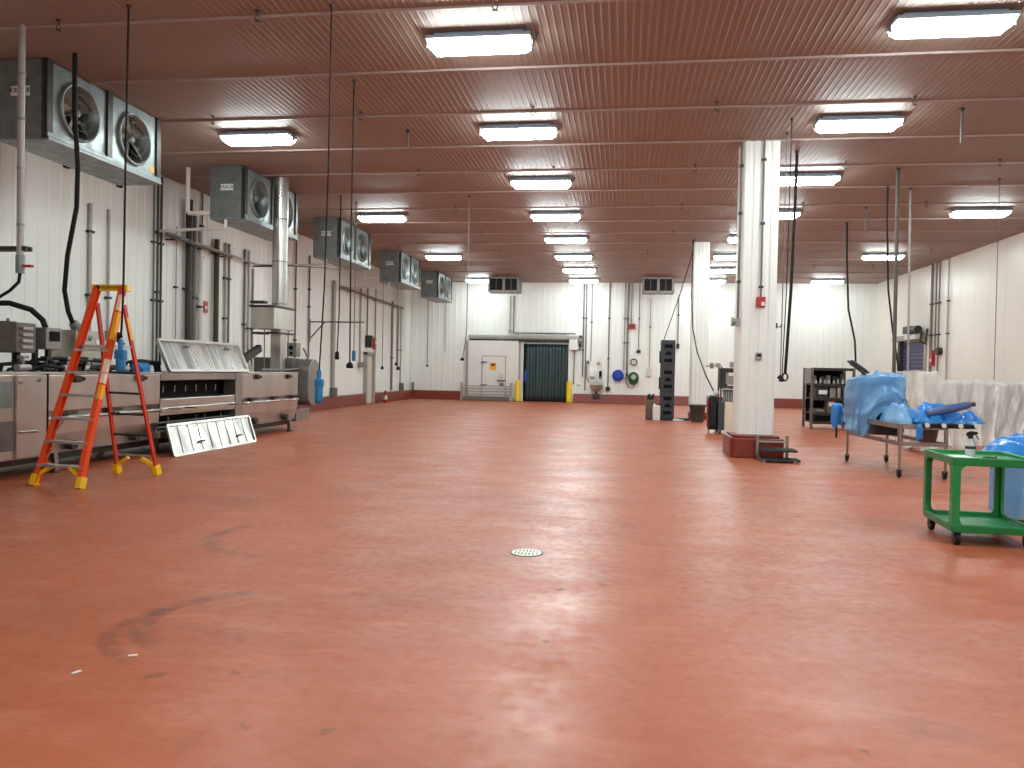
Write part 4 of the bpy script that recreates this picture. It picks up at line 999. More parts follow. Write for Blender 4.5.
# ------------------------------------------------------------------ column fittings
r = thing('column_conduit', 'dark conduit on the left edge of the near column with a grey horn', 'conduit', (2.07, 15.4, 2.5))
MB().tube([(2.125, 15.46, 2.6), (2.125, 15.46, ZC - .02)], .022, 8).build('conduit', M_conduit, r)
for z in (3.3, 4.6, 5.5): MB().bx(2.09, 2.16, 15.42, 15.5, z, z + .05).build('clamp', M_dkmetal, r)
MB().lathe([(.03, 0), (.05, .05), (.10, .13)], (2.14, 15.44, 2.56), 14, Matrix.Rotation(-PI / 2, 3, 'Y')).bx(2.06, 2.15, 15.40, 15.5, 2.48, 2.62).build('horn', M_box_g, r)
r = thing('alarm_station', 'red alarm box with a white strobe on the front of the near column', 'alarm', (2.53, 15.42, 2.84))
MB().bx(2.45, 2.61, 15.32, 15.41, 2.84, 3.03).build('box', M_red, r, bevel=.012)
MB().bx(2.53, 2.59, 15.30, 15.32, 2.86, 2.93).build('strobe', M_white, r)
MB().tube([(2.53, 15.38, 3.02), (2.53, 15.38, ZC - .02)], .017, 8).build('conduit', M_conduit, r)
for z in (3.2, 4.4, 5.6): MB().bx(2.49, 2.57, 15.35, 15.42, z, z + .04).build('clamp', M_dkmetal, r)
o = tag(MB().bx(2.46, 2.58, 15.36, 15.41, 1.84, 1.98).build('thermostat', M_conduit_l, base=(2.52, 15.41, 1.86), bevel=.01), 'small white thermostat on the near column at eye level', 'thermostat')
MB().bx(2.48, 2.56, 15.355, 15.36, 1.90, 1.95).build('display', M_dark, o)
o = tag(MB().bx(2.83, 2.87, 15.5, 15.6, 2.45, 2.55).build('wall_hook', M_dkmetal, base=(2.84, 15.55, 2.45)), 'small dark hook on the right side of the near column', 'hook')
MB().tube([(2.85, 15.55, 2.5), (2.93, 15.55, 2.47), (2.95, 15.55, 2.53)], .012, 6).build('prong', M_dkmetal, o)

# two step work stand by the column
r = thing('step_stand', 'low grey two-level metal step stand on the floor against the near column kerb', 'step', (2.72, 14.7, 0))
for x in (2.46, 2.99):
    MB().bx(x - .025, x + .025, 14.93, 14.98, 0, .45).build('upright', M_steel_d, r)
    MB().bar((x, 14.95, .03), (x + .03, 14.38, .025), .05, .05, (1, 0, 0)).build('side_foot', M_steel_d, r)
MB().bar((2.46, 14.95, .33), (2.99, 14.95, .33), .03, .035, (0, 0, 1)).build('cross_bar', M_conduit_l, r)
def tread(z, y0, y1, x0, x1):
    t = MB().bx(x0, x1, y0, y1, z - .04, z).build('step', M_slate_d, r, bevel=.006)
    mb = MB()
    for k in range(8): mb.bx(x0 + .02, x1 - .02, y0 + .02 + (y1 - y0 - .05) * k / 8, y0 + .035 + (y1 - y0 - .05) * k / 8, z, z + .008)
    mb.build('grip', M_dkmetal, t)
tread(.22, 14.50, 14.93, 2.48, 3.09); tread(.06, 14.40, 14.75, 2.46, 3.12)

# ------------------------------------------------------------------ far middle: crate tower, bins, bucket, trolley
r = thing('crate_tower', 'tall dark slate tower of stacked plastic storage crates with recessed fronts', 'crate stack', (1.42, 26.6, 0))
for k in range(3):
    z0 = .06 + .865 * k
    m = MB().bx(1.20, 1.66, 26.42, 26.95, z0, z0 + .863).build('crate', M_slate, r, bevel=.015)
    mb = MB()
    mb.bx(1.27, 1.61, 26.40, 26.43, z0 + .06, z0 + .09).bx(1.27, 1.61, 26.40, 26.43, z0 + .74, z0 + .77).bx(1.26, 1.29, 26.40, 26.43, z0 + .06, z0 + .77).bx(1.59, 1.62, 26.40, 26.43, z0 + .06, z0 + .77)
    mb.build('front_frame', M_slate, m, bevel=.005)
    for j, zz in enumerate((.13, .37, .60)):
        MB().prism([(1.31, 26.405, z0 + zz), (1.57, 26.405, z0 + zz), (1.57 - (.08 if j == 1 else 0), 26.405, z0 + zz + .12), (1.31 + (.08 if j == 1 else 0), 26.405, z0 + zz + .12)], (0, .015, 0)).build('recess_shade', M_dark, m)  # dark plates stand for the shade inside the handle recesses
    MB().bx(1.155, 1.20, 26.5, 26.8, z0 + .1, z0 + .5).build('side_latch', M_slate_d, m, bevel=.01)
MB().bx(1.15, 1.70, 26.35, 27.0, 0.0, .06).build('base', M_slate_d, r)
o = tag(MB().bx(.80, 1.13, 26.62, 27.3, .0, .05).build('floor_mat', M_slate_d, base=(.9, 26.9, 0)), 'flat black mat on the floor left of the crate tower', 'mat')
o = tag(MB().bx(1.75, 2.2, 26.55, 27.0, .0, .06).build('floor_mat', M_slate_d, base=(1.9, 26.7, 0)), 'flat black mat on the floor right of the crate tower', 'mat')
o = tag(MB().bx(1.62, 1.84, 26.1, 26.3, .0, .06).build('scoop', M_white, base=(1.7, 26.2, 0), bevel=.02), 'small white scoop lying at the foot of the crate tower', 'scoop')
MB().tube([(1.8, 26.2, .03), (1.95, 26.15, .03)], .02, 8).build('handle', M_white, o)
r = thing('grey_bin', 'brown-grey bin full of scraps left of the crate tower', 'bin', (.88, 26.4, 0))
MB().prism([(.73, 26.25, .005), (1.03, 26.25, .005), (1.03, 26.55, .005), (.73, 26.55, .005)], (0, 0, .66)).build('body', M_brown, r, bevel=.02)
mb = MB(); rd = random.Random(5)
for k in range(14):
    p = V(.78 + rd.random() * .2, 26.3 + rd.random() * .25, .66)
    mb.bar(p, p + V(rd.uniform(-.08, .08), rd.uniform(-.05, .05), .08 + rd.random() * .12), .06, .04)
mb.build('scraps', M_dkmetal, r)
r = thing('white_container', 'white jerry container standing in front of the crate tower', 'container', (1.07, 26.0, 0))
MB().bx(.95, 1.19, 25.9, 26.12, 0, .5).build('body', M_white, r, bevel=.03)
MB().tube([(1.0, 26.0, .5), (1.0, 26.0, .56)], .035, 10).bar((1.04, 26.0, .54), (1.16, 26.0, .54), .03, .03).build('neck', M_white, r)
r = thing('bucket', 'dark grey tapered waste bucket at the foot of the far column', 'bucket', (2.37, 25.9, 0))
MB().lathe([(.19, 0), (.20, .02), (.255, .52), (.275, .52), (.275, .56), (.245, .56), (.19, .05), (0, .05)], (2.37, 25.9, 0), 24).build('body', M_grey_b, r)
MB().lathe([(.27, .50), (.285, .505), (.285, .545), (.27, .55)], (2.37, 25.9, 0), 24).build('rim', M_slate_d, r)

r = thing('equipment_trolley', 'wheeled equipment trolley with grey box on top, half hidden by the near column', 'trolley', (2.65, 21.2, 0))
for x in (2.5, 3.0):
    for y in (20.95, 21.5):
        lg = MB().bx(x - .02, x + .02, y - .02, y + .02, .12, 1.75).build('post', M_dkmetal, r)
        MB().tube([(x - .02, y, .06), (x + .02, y, .06)], .06, 14).bx(x - .025, x + .025, y - .03, y + .03, .06, .13).build('caster', M_black, lg)
for z in (.15, .52, 1.18): MB().bx(2.48, 3.02, 20.93, 21.52, z, z + .03).build('shelf', M_dkmetal, r)
b = MB().bx(2.47, 2.98, 20.95, 21.45, 1.22, 1.72).build('machine_head', M_dkmetal, r, bevel=.02)
MB().bx(2.62, 2.92, 20.93, 20.95, 1.3, 1.6).build('head_panel', M_box_g, b)
MB().bx(2.68, 2.86, 20.925, 20.93, 1.52, 1.6).bx(2.66, 2.88, 20.925, 20.93, 1.26, 1.29).build('label_plate', M_white, b)
MB().bx(2.75, 2.95, 21.0, 21.3, 1.74, 1.88).build('meter_box', M_box_g, r, bevel=.01)
MB().tube([(2.52, 21.1, 1.78), (2.12, 21.08, 1.76)], .018, 8).tube([(2.27, 21.08, 1.70), (2.27, 21.08, 1.84)], .05, 10).bx(2.38, 2.48, 21.05, 21.15, 1.73, 1.84).build('arm', M_steel_d, r)
mb = MB()
for k in range(6): mb.tube([(2.58 + .06 * k, 21.05, .55), (2.6 + .06 * k, 21.0, .9), (2.58 + .06 * k, 21.1, 1.15)], .03, 8)
mb.build('hose_bundle', M_box_g, r)
MB().bx(2.60, 2.88, 20.86, 20.93, .10, .84).build('milky_panel', M_panelw, r, bevel=.01)
MB().bx(2.44, 2.60, 20.88, 21.4, .10, .84).build('side_box', M_slate, r, bevel=.01)
r = thing('hose_stand', 'narrow stand of black hoses with red stripe left of the equipment trolley', 'stand', (2.3, 21.15, 0))
MB().bx(2.22, 2.42, 21.0, 21.35, .10, .95).build('frame', M_black, r, bevel=.02)
MB().bx(2.185, 2.215, 21.0, 21.3, .15, .92).build('red_stripe_panel', M_curb, r, bevel=.01)
for z, x in ((.98, 2.22), (1.06, 2.4)): MB().lathe([(0, -.06), (.06, -.04), (.08, 0), (.06, .06), (0, .08)], (x, 21.1, z), 12).build('bottle_cap', M_white, r)
mb = MB()
for k in range(5): mb.tube([(2.24 + .035 * k, 20.99, .2), (2.26 + .03 * k, 20.95, .6), (2.24 + .04 * k, 21.0, 1.0)], .018, 6)
mb.build('hose', M_slate_d, r)
for x in (2.22, 2.40): MB().tube([(x - .015, 21.05, .05), (x + .015, 21.05, .05)], .05, 12).bx(x - .02, x + .02, 21.02, 21.08, .05, .11).build('caster', M_conduit, r)

# ------------------------------------------------------------------ right: tool rack
r = thing('tool_rack', 'dark metal shelf rack crowded with tools and parts at the far right', 'rack', (6.05, 24.5, 0))
X0, X1, Y0, Y1 = 5.46, 6.62, 24.0, 25.0
for x in (X0, X1):
    for y in (Y0, Y1): MB().bx(x - .035, x + .035, y - .035, y + .035, 0, 1.80).build('post', M_box_b, r)
for z in (.21, .47, .91, 1.32, 1.78): MB().bx(X0, X1, Y0, Y1, z - .025, z).bx(X0, X1, Y0 - .03, Y0, z - .06, z + .02).build('shelf', M_dkmetal, r)
MB().bx(X0 - .02, X0 + .0, Y0 + .1, Y1 - .1, 1.34, 1.76).build('side_panel', M_box_g, r)
MB().bx(X0 + .05, X1 - .05, Y1 - .04, Y1 - .02, .2, 1.74).build('back_panel', M_dark, r)
mb = MB()
rd = random.Random(11)
def bottle(x, y, z, h, rad, m, lab, nm='bottle', grp='small bottles on the rack'):
    o = MB().lathe([(rad, 0), (rad, h * .6), (rad * .45, h * .75), (rad * .45, h), (0, h)], (x, y, z), 10).build(nm, m, base=(x, y, z))
    return tag(o, lab, 'bottle', grp)
for k in range(8):
    bottle(5.58 + .125 * k, 24.05 + .02 * (k % 2), 1.322, .12 + .06 * ((k * 3) % 4) / 3, .035, (M_conduit_l, M_steel_d, M_box_g)[k % 3], 'small bottle on the upper rack shelf, %s from the left' % ['first', 'second', 'third', 'fourth', 'fifth', 'sixth', 'seventh', 'eighth'][k])
def parcel(nm, lab, x0, x1, y0, y1, z0, z1, m, cat='box'):
    return tag(MB().bx(x0, x1, y0, y1, z0, z1).build(nm, m, base=((x0 + x1) / 2, (y0 + y1) / 2, z0), bevel=.012), lab, cat)
cnt = 0
for zz, nmz in ((1.322, 'upper'), (.912, 'middle'), (.472, 'lower'), (.212, 'bottom')):
    for k in range(5):
        x = 5.56 + .2 * k + rd.random() * .05; h = .1 + rd.random() * (.28 if zz > 1 else (.08 if zz < .3 else .2)); cnt += 1
        m_ = (M_dkmetal, M_box_g, M_brown, M_steel_d, M_slate, M_box_b)[cnt % 6]
        o = MB().bx(x, x + .13, 24.56, 24.8, zz, zz + h).tube([(x + .06, 24.54, zz + h * .6), (x + .06, 24.56, zz + h * .6)], .035, 8).build('machine_part', m_, base=(x + .06, 24.68, zz), bevel=.01)
        tag(o, 'machine part at the back of the %s rack shelf, %s from the left' % (nmz, ['first', 'second', 'third', 'fourth', 'fifth'][k]), 'part', 'machine parts on the rack')
o = parcel('parts_box', 'dark box with a white label on the middle rack shelf', 5.58, 5.92, 24.03, 24.5, .912, 1.25, M_dkmetal)
MB().bx(5.66, 5.90, 24.02, 24.03, 1.03, 1.15).build('white_label', M_white, o)
parcel('parts_box', 'grey steel box at the middle of the middle rack shelf', 5.97, 6.14, 24.03, 24.4, .912, 1.22, M_box_g)
parcel('parts_box', 'shiny upright canister box beside the grey steel box on the rack', 6.18, 6.28, 24.03, 24.3, .912, 1.24, M_steel)
parcel('parts_box', 'slate box at the right end of the middle rack shelf', 6.33, 6.56, 24.05, 24.5, .912, 1.2, M_slate)
o = parcel('tray', 'flat brown tray on the lower rack shelf', 5.56, 5.86, 24.03, 24.6, .472, .60, M_box_b, 'tray')
MB().tube([(5.6, 24.02, .55), (5.8, 24.02, .55)], .02, 8).build('handle', M_steel, o)
o = parcel('parts_box', 'brown box with a pale label on the lower rack shelf', 5.90, 6.16, 24.03, 24.4, .472, .86, M_brown)
MB().bx(5.95, 6.10, 24.02, 24.03, .68, .80).build('white_label', M_white, o)
parcel('parts_box', 'dark bin with brass parts on the lower rack shelf', 6.2, 6.5, 24.05, 24.5, .472, .78, M_dkmetal)
parcel('parts_box', 'long dark toolbox on the bottom rack shelf', 5.6, 6.4, 24.05, 24.5, .212, .40, M_dark)
for k in range(0): bottle(6.17 + .14 * k, 24.12, .782 if k > 0 else .862, .1, .03, (M_stick_y, M_offwhite, M_alu)[k], ['amber cap on the brown rack box', 'off white cap on the dark rack bin', 'bright metal cap on the dark rack bin'][k], 'cap', None) if k < 1 else None
# ------------------------------------------------------------------ right: conveyor stand and covers
def caster(mb_parent, x, y, z, par, R=.06):
    MB().tube([(x - .018, y + .02, R), (x + .018, y + .02, R)], R, 16).build('wheel', M_black, par)
    MB().bx(x - .03, x - .022, y - .02, y + .05, R * .8, z).bx(x + .022, x + .03, y - .02, y + .05, R * .8, z).bx(x - .03, x + .03, y - .03, y + .05, z - .012, z).build('caster_fork', M_dkmetal, par)
r = thing('conveyor_stand', 'wheeled stainless conveyor frame carrying the blue plastic covers', 'conveyor', (4.55, 14.0, 0))
xa, xb2, ya, yb = 4.20, 4.93, 12.86, 15.15
for x, y in ((4.26, 12.88), (4.92, 12.86), (4.10, 15.15), (4.80, 15.2)):
    big = (x, y) == (4.26, 12.88)
    lg = MB().tube([(x, y, .50), (x, y, .84)], .04 if big else .03, 12).tube([(x, y, .13), (x, y, .52)], .02, 10).build('leg', M_steel_d, r)  # darker steel on legs and frame stands in for brown shadow
    caster(None, x, y, .125, lg, .05)
MB().bar((4.10, 15.15, .53), (4.26, 12.88, .53), .05, .06, (1, 0, 0)).bar((4.80, 15.2, .53), (4.92, 12.86, .53), .05, .06, (1, 0, 0)).bar((4.26, 12.88, .53), (4.92, 12.86, .53), .05, .06, (0, 1, 0)).bar((4.1, 15.15, .53), (4.8, 15.2, .53), .05, .06, (0, 1, 0)).build('lower_frame', M_steel_d, r)
MB().bar((4.10, 15.15, .80), (4.26, 12.88, .80), .05, .08, (1, 0, 0)).bar((4.80, 15.2, .80), (4.92, 12.86, .80), .05, .08, (1, 0, 0)).bar((4.26, 12.88, .8), (4.92, 12.86, .8), .05, .08, (0, 1, 0)).build('upper_frame', M_steel_d, r)
MB().bx(4.22, 4.64, 14.35, 15.10, .60, 1.48).bx(4.2, 4.62, 14.0, 14.6, .58, .80).build('drive_head', M_dkmetal, r, bevel=.02)
MB().tube([(4.35, 14.3, .70), (4.75, 14.2, .70)], .09, 12).tube([(4.5, 14.1, .66), (4.5, 14.0, .9)], .04, 8).build('motor', M_dkmetal, r)
MB().bx(4.55, 5.36, 12.80, 13.5, .79, .85).build('infeed_table', M_black, r, bevel=.01)
for x in (4.62, 4.86, 5.1, 5.33): MB().tube([(x, 12.78, .83), (x, 12.82, .83)], .035, 10).build('roller_cap', M_white, r)
pn = MB().bar((4.13, 15.3, 1.85), (4.45, 15.3, 1.63), .28, .035, (0, 1, 0)).build('tilted_panel', M_slate_d, r, bevel=.01)
MB().bar((4.17, 15.3, 1.86), (4.42, 15.3, 1.685), .21, .012, (0, 1, 0)).build('screen', M_box_g, pn)
MB().bar((4.10, 15.15, 1.80), (4.40, 15.15, 1.58), .025, .03, (0, 1, 0)).build('panel_arm', M_dkmetal, pn)
MB().tube([(4.36, 15.28, 1.68), (4.36, 15.2, 1.45), (4.4, 15.1, 1.4)], .022, 8).build('panel_post', M_steel_d, r)
MB().lathe([(.09, .50), (.11, .53), (.15, .74), (.17, .76)], (4.78, 13.2, 0), 16).build('hopper', M_box_b, r)
def ridged(p, oct_=4):
    v, a, w = 0.0, .55, 0.0
    for k in range(oct_):
        v += a * (1 - abs(noise.noise(p)) * 2.2); w += a; p = p * 1.9 + Vector((3.7, 1.3, 8.1)); a *= .55
    return v / w
def drape(name, mt, cx, cy, rx, ry, ztop, hem, seed, n=2.6, nu=72, nv=26, sag=.06, fold=.05, nf=11, flare=.06, parent=None, top_fn=None, solid=0, swag=0.0):
    """a sheet thrown over something: rounded top, folds growing down the sides to an uneven hem"""
    sd = Vector((seed * 3.1, seed * 1.7, seed * 2.3))
    def fn(u, v):
        a = 2 * PI * u
        c, s_ = math.cos(a), math.sin(a)
        ex = 2.0 / n
        bxn = math.copysign(abs(c) ** ex, c); byn = math.copysign(abs(s_) ** ex, s_)
        tv = .30
        zt = ztop if top_fn is None else ztop + top_fn(a)
        f = noise.noise(Vector((c * 1.5, s_ * 1.5, v * .5)) + sd)
        fine = math.sin(nf * a + 3 * f + 1.5 * math.sin(2 * a + seed) + v * 2.0 * f * 3)
        if v < tv:
            q = v / tv
            k = q * (1 + .0 * f)
            z = zt - sag * math.sin(PI * min(1, (1 - q) * 1.1)) - .04 * q ** 6 + .025 * noise.noise(Vector((bxn * k * 4, byn * k * 4, 0)) + sd)
            return V(cx + rx * bxn * k, cy + ry * byn * k, z)
        q = (v - tv) / (1 - tv)
        zh = hem(a)
        w_ = 1 + flare * q + fold * (q ** .8) * fine + fold * .5 * q * math.sin(nf * 2.3 * a + seed + 6 * q * f) + .05 * q * f + swag * .5 * math.sin(10 * (q * 1.1 - .9 * math.sin(a * .5 + .2)) + 2 * f) * (.3 + .7 * q) + .015 * noise.noise(Vector((c * 5, s_ * 5, q * 5)) + sd)
        if swag:
            s1 = q * 1.25 + 1.15 * math.sin(a * .5 - .35); s2 = q * 1.1 - 1.3 * math.sin(a * .5 + .5)
            w_ += swag * .8 * (ridged(Vector((s1 * 2.6, s2 * .30, seed)), 2) - .5) * (.15 + q) + swag * .55 * (ridged(Vector((s1 * .35, s2 * 2.6, seed + 4)), 2) - .5) * (.3 + .7 * q)
        z = zt - .05 - (zt - .05 - zh) * q + .02 * math.sin(nf * a * .5) * q
        return V(cx + rx * bxn * w_, cy + ry * byn * w_, z)
    return MB().grid(fn, nu, nv, True, True).build(name, mt, parent, base=(cx, cy, min(hem(2 * PI * i / 12) for i in range(12))) if parent is None else None, solid=solid)
def hem1(a):
    # deep on the near left, shorter on the right with a swag
    d = a / PI * 180 % 360
    def bump(c, w): 
        e = abs((d - c + 180) % 360 - 180); return math.exp(-(e / w) ** 2)
    return .94 - .38 * bump(226, 30) - .26 * bump(180, 35) - .14 * bump(300, 18) + .06 * bump(270, 10) + .03 * math.sin(7 * a)
o = drape('blue_cover', P_blue, 4.415, 14.72, .43, .58, 1.62, hem1, 1.0, n=3.0, sag=.06, fold=.055, nf=8, flare=.05, top_fn=lambda a: .05 * math.cos(a) + .03 * math.sin(2 * a), swag=.11, nu=180, nv=60)
tag(o, 'pale blue plastic sheet draped over the tall head of the wheeled conveyor', 'plastic cover')
o = drape('blue_bag', P_blue_d, 3.99, 15.5, .10, .14, 1.05, lambda a: .62 + .05 * math.sin(3 * a), 2.2, n=2.2, nu=32, nv=14, sag=.01, fold=.12, nf=5, flare=-.1)
tag(o, 'small blue bag hanging at the left end of the wheeled conveyor', 'bag')
MB().bar((3.99, 15.5, .95), (4.1, 15.2, .82), .03, .03).build('bag_hook', M_dkmetal, o)
MB().tube([(3.99, 15.5, .40), (3.99, 15.5, .98)], .02, 8).build('bagged_handle', M_dkmetal, o)
def crumple(name, mt, cx, cy, z0, rx, ry, h, seed, lab, cat='plastic cover', nu=110, nv=36, rot=0.0, amp=.35, rough_=1.0):
    """a crumpled bag: a low mound broken by long sharp folds"""
    sd = Vector((seed, seed * 2, seed * 3)); cr, sr = math.cos(rot), math.sin(rot)
    def fn(u, v):
        a = 2 * PI * u; c, s_ = math.cos(a), math.sin(a)
        k = 1 + amp * noise.noise(Vector((c * 1.6, s_ * 1.6, seed)))
        x, y = rx * c * v * k, ry * s_ * v * k
        rg = ridged(Vector((x * 4.2 + .25 * math.sin(y * 9), y * 4.2 + .25 * math.sin(x * 8), 0)) + sd, 3)
        lo = noise.noise(Vector((x * 2.2, y * 2.2, 5)) + sd)
        dome = max(0.0, 1 - v ** 2.6)
        z = h * dome ** .8 * (.85 + rough_ * (.55 * lo + .85 * (rg - .5)))
        rr = 1 + .03 * math.sin(9 * a + seed) * v
        return V(cx + (x * cr - y * sr) * rr, cy + (x * sr + y * cr) * rr, z0 + max(z, 0) + .004)
    o = MB().grid(fn, nu, nv, True, True).build(name, mt, base=(cx, cy, z0))
    return tag(o, lab, cat)
crumple('blue_bag', P_blue_d, 4.96, 13.2, .855, .47, .36, .25, 4.0, 'crumpled bright blue plastic bag heaped on the infeed table', 'bag', amp=.6, rough_=1.1)
crumple('blue_bag', P_blue, 4.48, 13.5, .82, .27, .60, .24, 9.0, 'crumpled pale blue plastic between the draped head and the infeed table', 'bag', amp=.5)
o = tag(MB().tube([(4.68, 13.0, 1.0), (4.95, 12.98, 1.07), (5.22, 12.96, 1.14), (5.3, 12.96, 1.16)], [.06, .075, .06, .04], 14).build('wrapped_roll', mat('blue_grey_roll', srgb(70, 100, 150), .35, 0, .2, 8), base=(4.68, 13.0, .94)), 'blue-grey rolled tube lying across the bright blue bag', 'roll')
MB().tube([(5.30, 12.96, 1.16), (5.36, 12.96, 1.17)], .035, 10).build('end_cap', M_dkmetal, o)
o = drape('blue_bag', P_blue_d, 4.52, 12.82, .05, .03, .84, lambda a: .60, 5.5, n=2, nu=20, nv=10, sag=0, fold=.15, nf=3, flare=-.2)
tag(o, 'strip of blue plastic hanging off the near edge of the conveyor frame', 'plastic strip')
# ------------------------------------------------------------------ right: big machine under clear film
r = thing('packing_machine', 'long stainless packing machine seen dimly through clear plastic film', 'machine', (7.8, 17.7, 0))
MB().bx(6.15, 9.8, 17.3, 18.4, .75, 1.46).build('body', M_steel, r, bevel=.03)
MB().bx(6.0, 6.42, 17.3, 18.0, .3, 1.64).build('tower', M_offwhite, r, bevel=.05)
MB().bx(6.3, 9.8, 17.2, 18.5, .55, .62).build('rail', M_dkmetal, r)
MB().bx(5.78, 6.1, 17.55, 17.9, .98, 1.12).build('end_tray', M_offwhite, r, bevel=.03)
for x in (6.3, 7.6, 8.7, 9.7):
    for y in (17.3, 18.4): MB().bx(x - .04, x + .04, y - .04, y + .04, 0, .75).build('leg', M_dkmetal, r)
mb = MB()
for x in (6.9, 7.7, 8.5): mb.bx(x, x + .35, 17.25, 17.3, .9, 1.3)
mb.build('hatch', M_box_g, r, bevel=.01)
def clear_sheet():
    sd = Vector((3, 8, 1))
    x0, x1 = 5.97, 10.0
    def hemz(x): return max(.05, .22 + .10 * math.sin(x * 3.1) + .12 * noise.noise(Vector((x * 2.3, 0, 0))) + (.42 * max(0, x - 7.75) if x > 7.75 else 0) - (.12 if x < 6.8 else 0))
    def topz(x):
        t = min(1, max(0, (6.48 - x) / .12)); return 1.52 + .19 * t * t * (3 - 2 * t) + .015 * math.sin(x * 9)
    def fn(u, v):
        x = x0 + (x1 - x0) * u
        tz = topz(x); hz = hemz(x)
        if v < .18:
            q = v / .18; return V(x, 18.6 - q * 1.45, tz + .02 * math.sin(x * 4 + q * 5) - .02 * math.sin(q * PI))
        q = (v - .18) / .82
        xs = x - .55 * q * q * max(0, u - .15)       # folds pulled towards the near left corner
        f = noise.noise(Vector((x * 1.4, q * .6, 0)) + sd)
        xx = x + .9 * q * (x - 6.2) * .35
        ft = (ridged(Vector((xx * 2.6, q * .35, 3)), 4) - .5) * .42 + math.sin(xx * 5 + 4 * f) * .04 + .10 * f
        y = 17.15 - .20 * q - .35 * q * q * (.6 + .4 * math.sin(x * 2)) - ft * (.15 + q)
        return V(xs, y, tz - (tz - hz) * q + .02 * math.sin(x * 17) * q)
    mb = MB().grid(fn, 300, 34)
    def end(u, v):
        y = 17.12 + 1.48 * u
        tz = topz(x0 + .05) - .0; hz = .12 + .06 * math.sin(u * 9)
        q = v
        f = math.sin(u * 24 + q * 2) * .03
        return V(x0 + .02 - f * q - .05 * q, y - .55 * q * q * (1 - u), tz - (tz - hz) * q)
    mb.grid(end, 30, 18)
    o = mb.build('clear_cover', P_clear, base=(7.8, 17.0, .1))
    tag(o, 'large clear plastic sheet draped in folds over the long packing machine', 'plastic cover')
clear_sheet()
# conduits and fittings by the indigo door
RC = 'conduits on the right wall'
for y, z0, m, rad, lab, en in ((32.45, .5, M_conduit, .05, 'thick grey conduit just right of the indigo door motor', None), (32.02, 2.5, M_conduit, .03, 'thin conduit on the right wall ending at the red strobe', None), (31.72, 1.5, M_conduit, .03, 'thin conduit beside the dark bell on the right wall', None), (30.9, 1.4, M_conduit_l, .03, 'pale conduit on the right wall farthest from the indigo door', (.3, .2))):
    x = XR - .06
    o = tag(MB().tube([(x, y, z0), (x, y, ZC - .02)], rad, 8).build('wall_conduit', m, base=(x, y, z0)), lab, 'conduit', RC)
    for c in (3.2, 4.4): MB().bx(x - rad - .01, XR, y - rad - .03, y + rad + .03, c, c + .05).build('clamp', M_dkmetal, o)
    if en: MB().bx(XR - .16, XR, y - .2, y + .8, 1.3, 1.5).build('outlet_box', M_box_g, o, bevel=.01)
o = tag(MB().bx(XR - .13, XR, 32.1, 32.32, 2.05, 2.65).build('red_strobe', M_red, base=(XR, 32.2, 2.05), bevel=.02), 'tall red alarm strobe on the right wall beside the indigo door', 'alarm')
MB().bx(XR - .15, XR - .13, 32.15, 32.27, 2.2, 2.32).build('lens', M_white, o)
o = tag(MB().tube([(XR - .16, 31.55, 2.58), (XR, 31.55, 2.58)], .15, 14).build('alarm_bell', M_dkmetal, base=(XR, 31.55, 2.43)), 'dark round bell on the right wall beside the red strobe', 'bell')
MB().bx(XR - .08, XR, 31.45, 31.75, 2.45, 2.7).build('back_box', M_red, o)

# ------------------------------------------------------------------ green utility cart
r = thing('utility_cart', 'green plastic utility cart with two trays at the right edge', 'cart', (3.44, 8.18, 0), rotz=-.06)
cx0, cx1, cy0, cy1 = 3.06, 3.80, 7.74, 8.60
def tray(z0, z1, floor_z, nm):
    mb = MB()
    t = .028
    def ringv(x0, x1, y0, y1, z): return [(x0, y0, z), (x1, y0, z), (x1, y1, z), (x0, y1, z)]
    ex = .012
    vs = ringv(cx0 + ex, cx1 - ex, cy0 + ex, cy1 - ex, z0) + ringv(cx0, cx1, cy0, cy1, z1) + ringv(cx0 + t, cx1 - t, cy0 + t, cy1 - t, z1) + ringv(cx0 + t, cx1 - t, cy0 + t, cy1 - t, floor_z)
    fs = [(3, 2, 1, 0), (12, 13, 14, 15)]
    for a in (0, 4, 8):
        for i in range(4):
            j = (i + 1) % 4; fs.append((a + i, a + j, a + 4 + j, a + 4 + i))
    return mb.add(vs, fs).build(nm, M_green, r, bevel=.01)
tray(.745, .825, .785, 'upper_tray'); tray(.125, .20, .155, 'lower_tray')
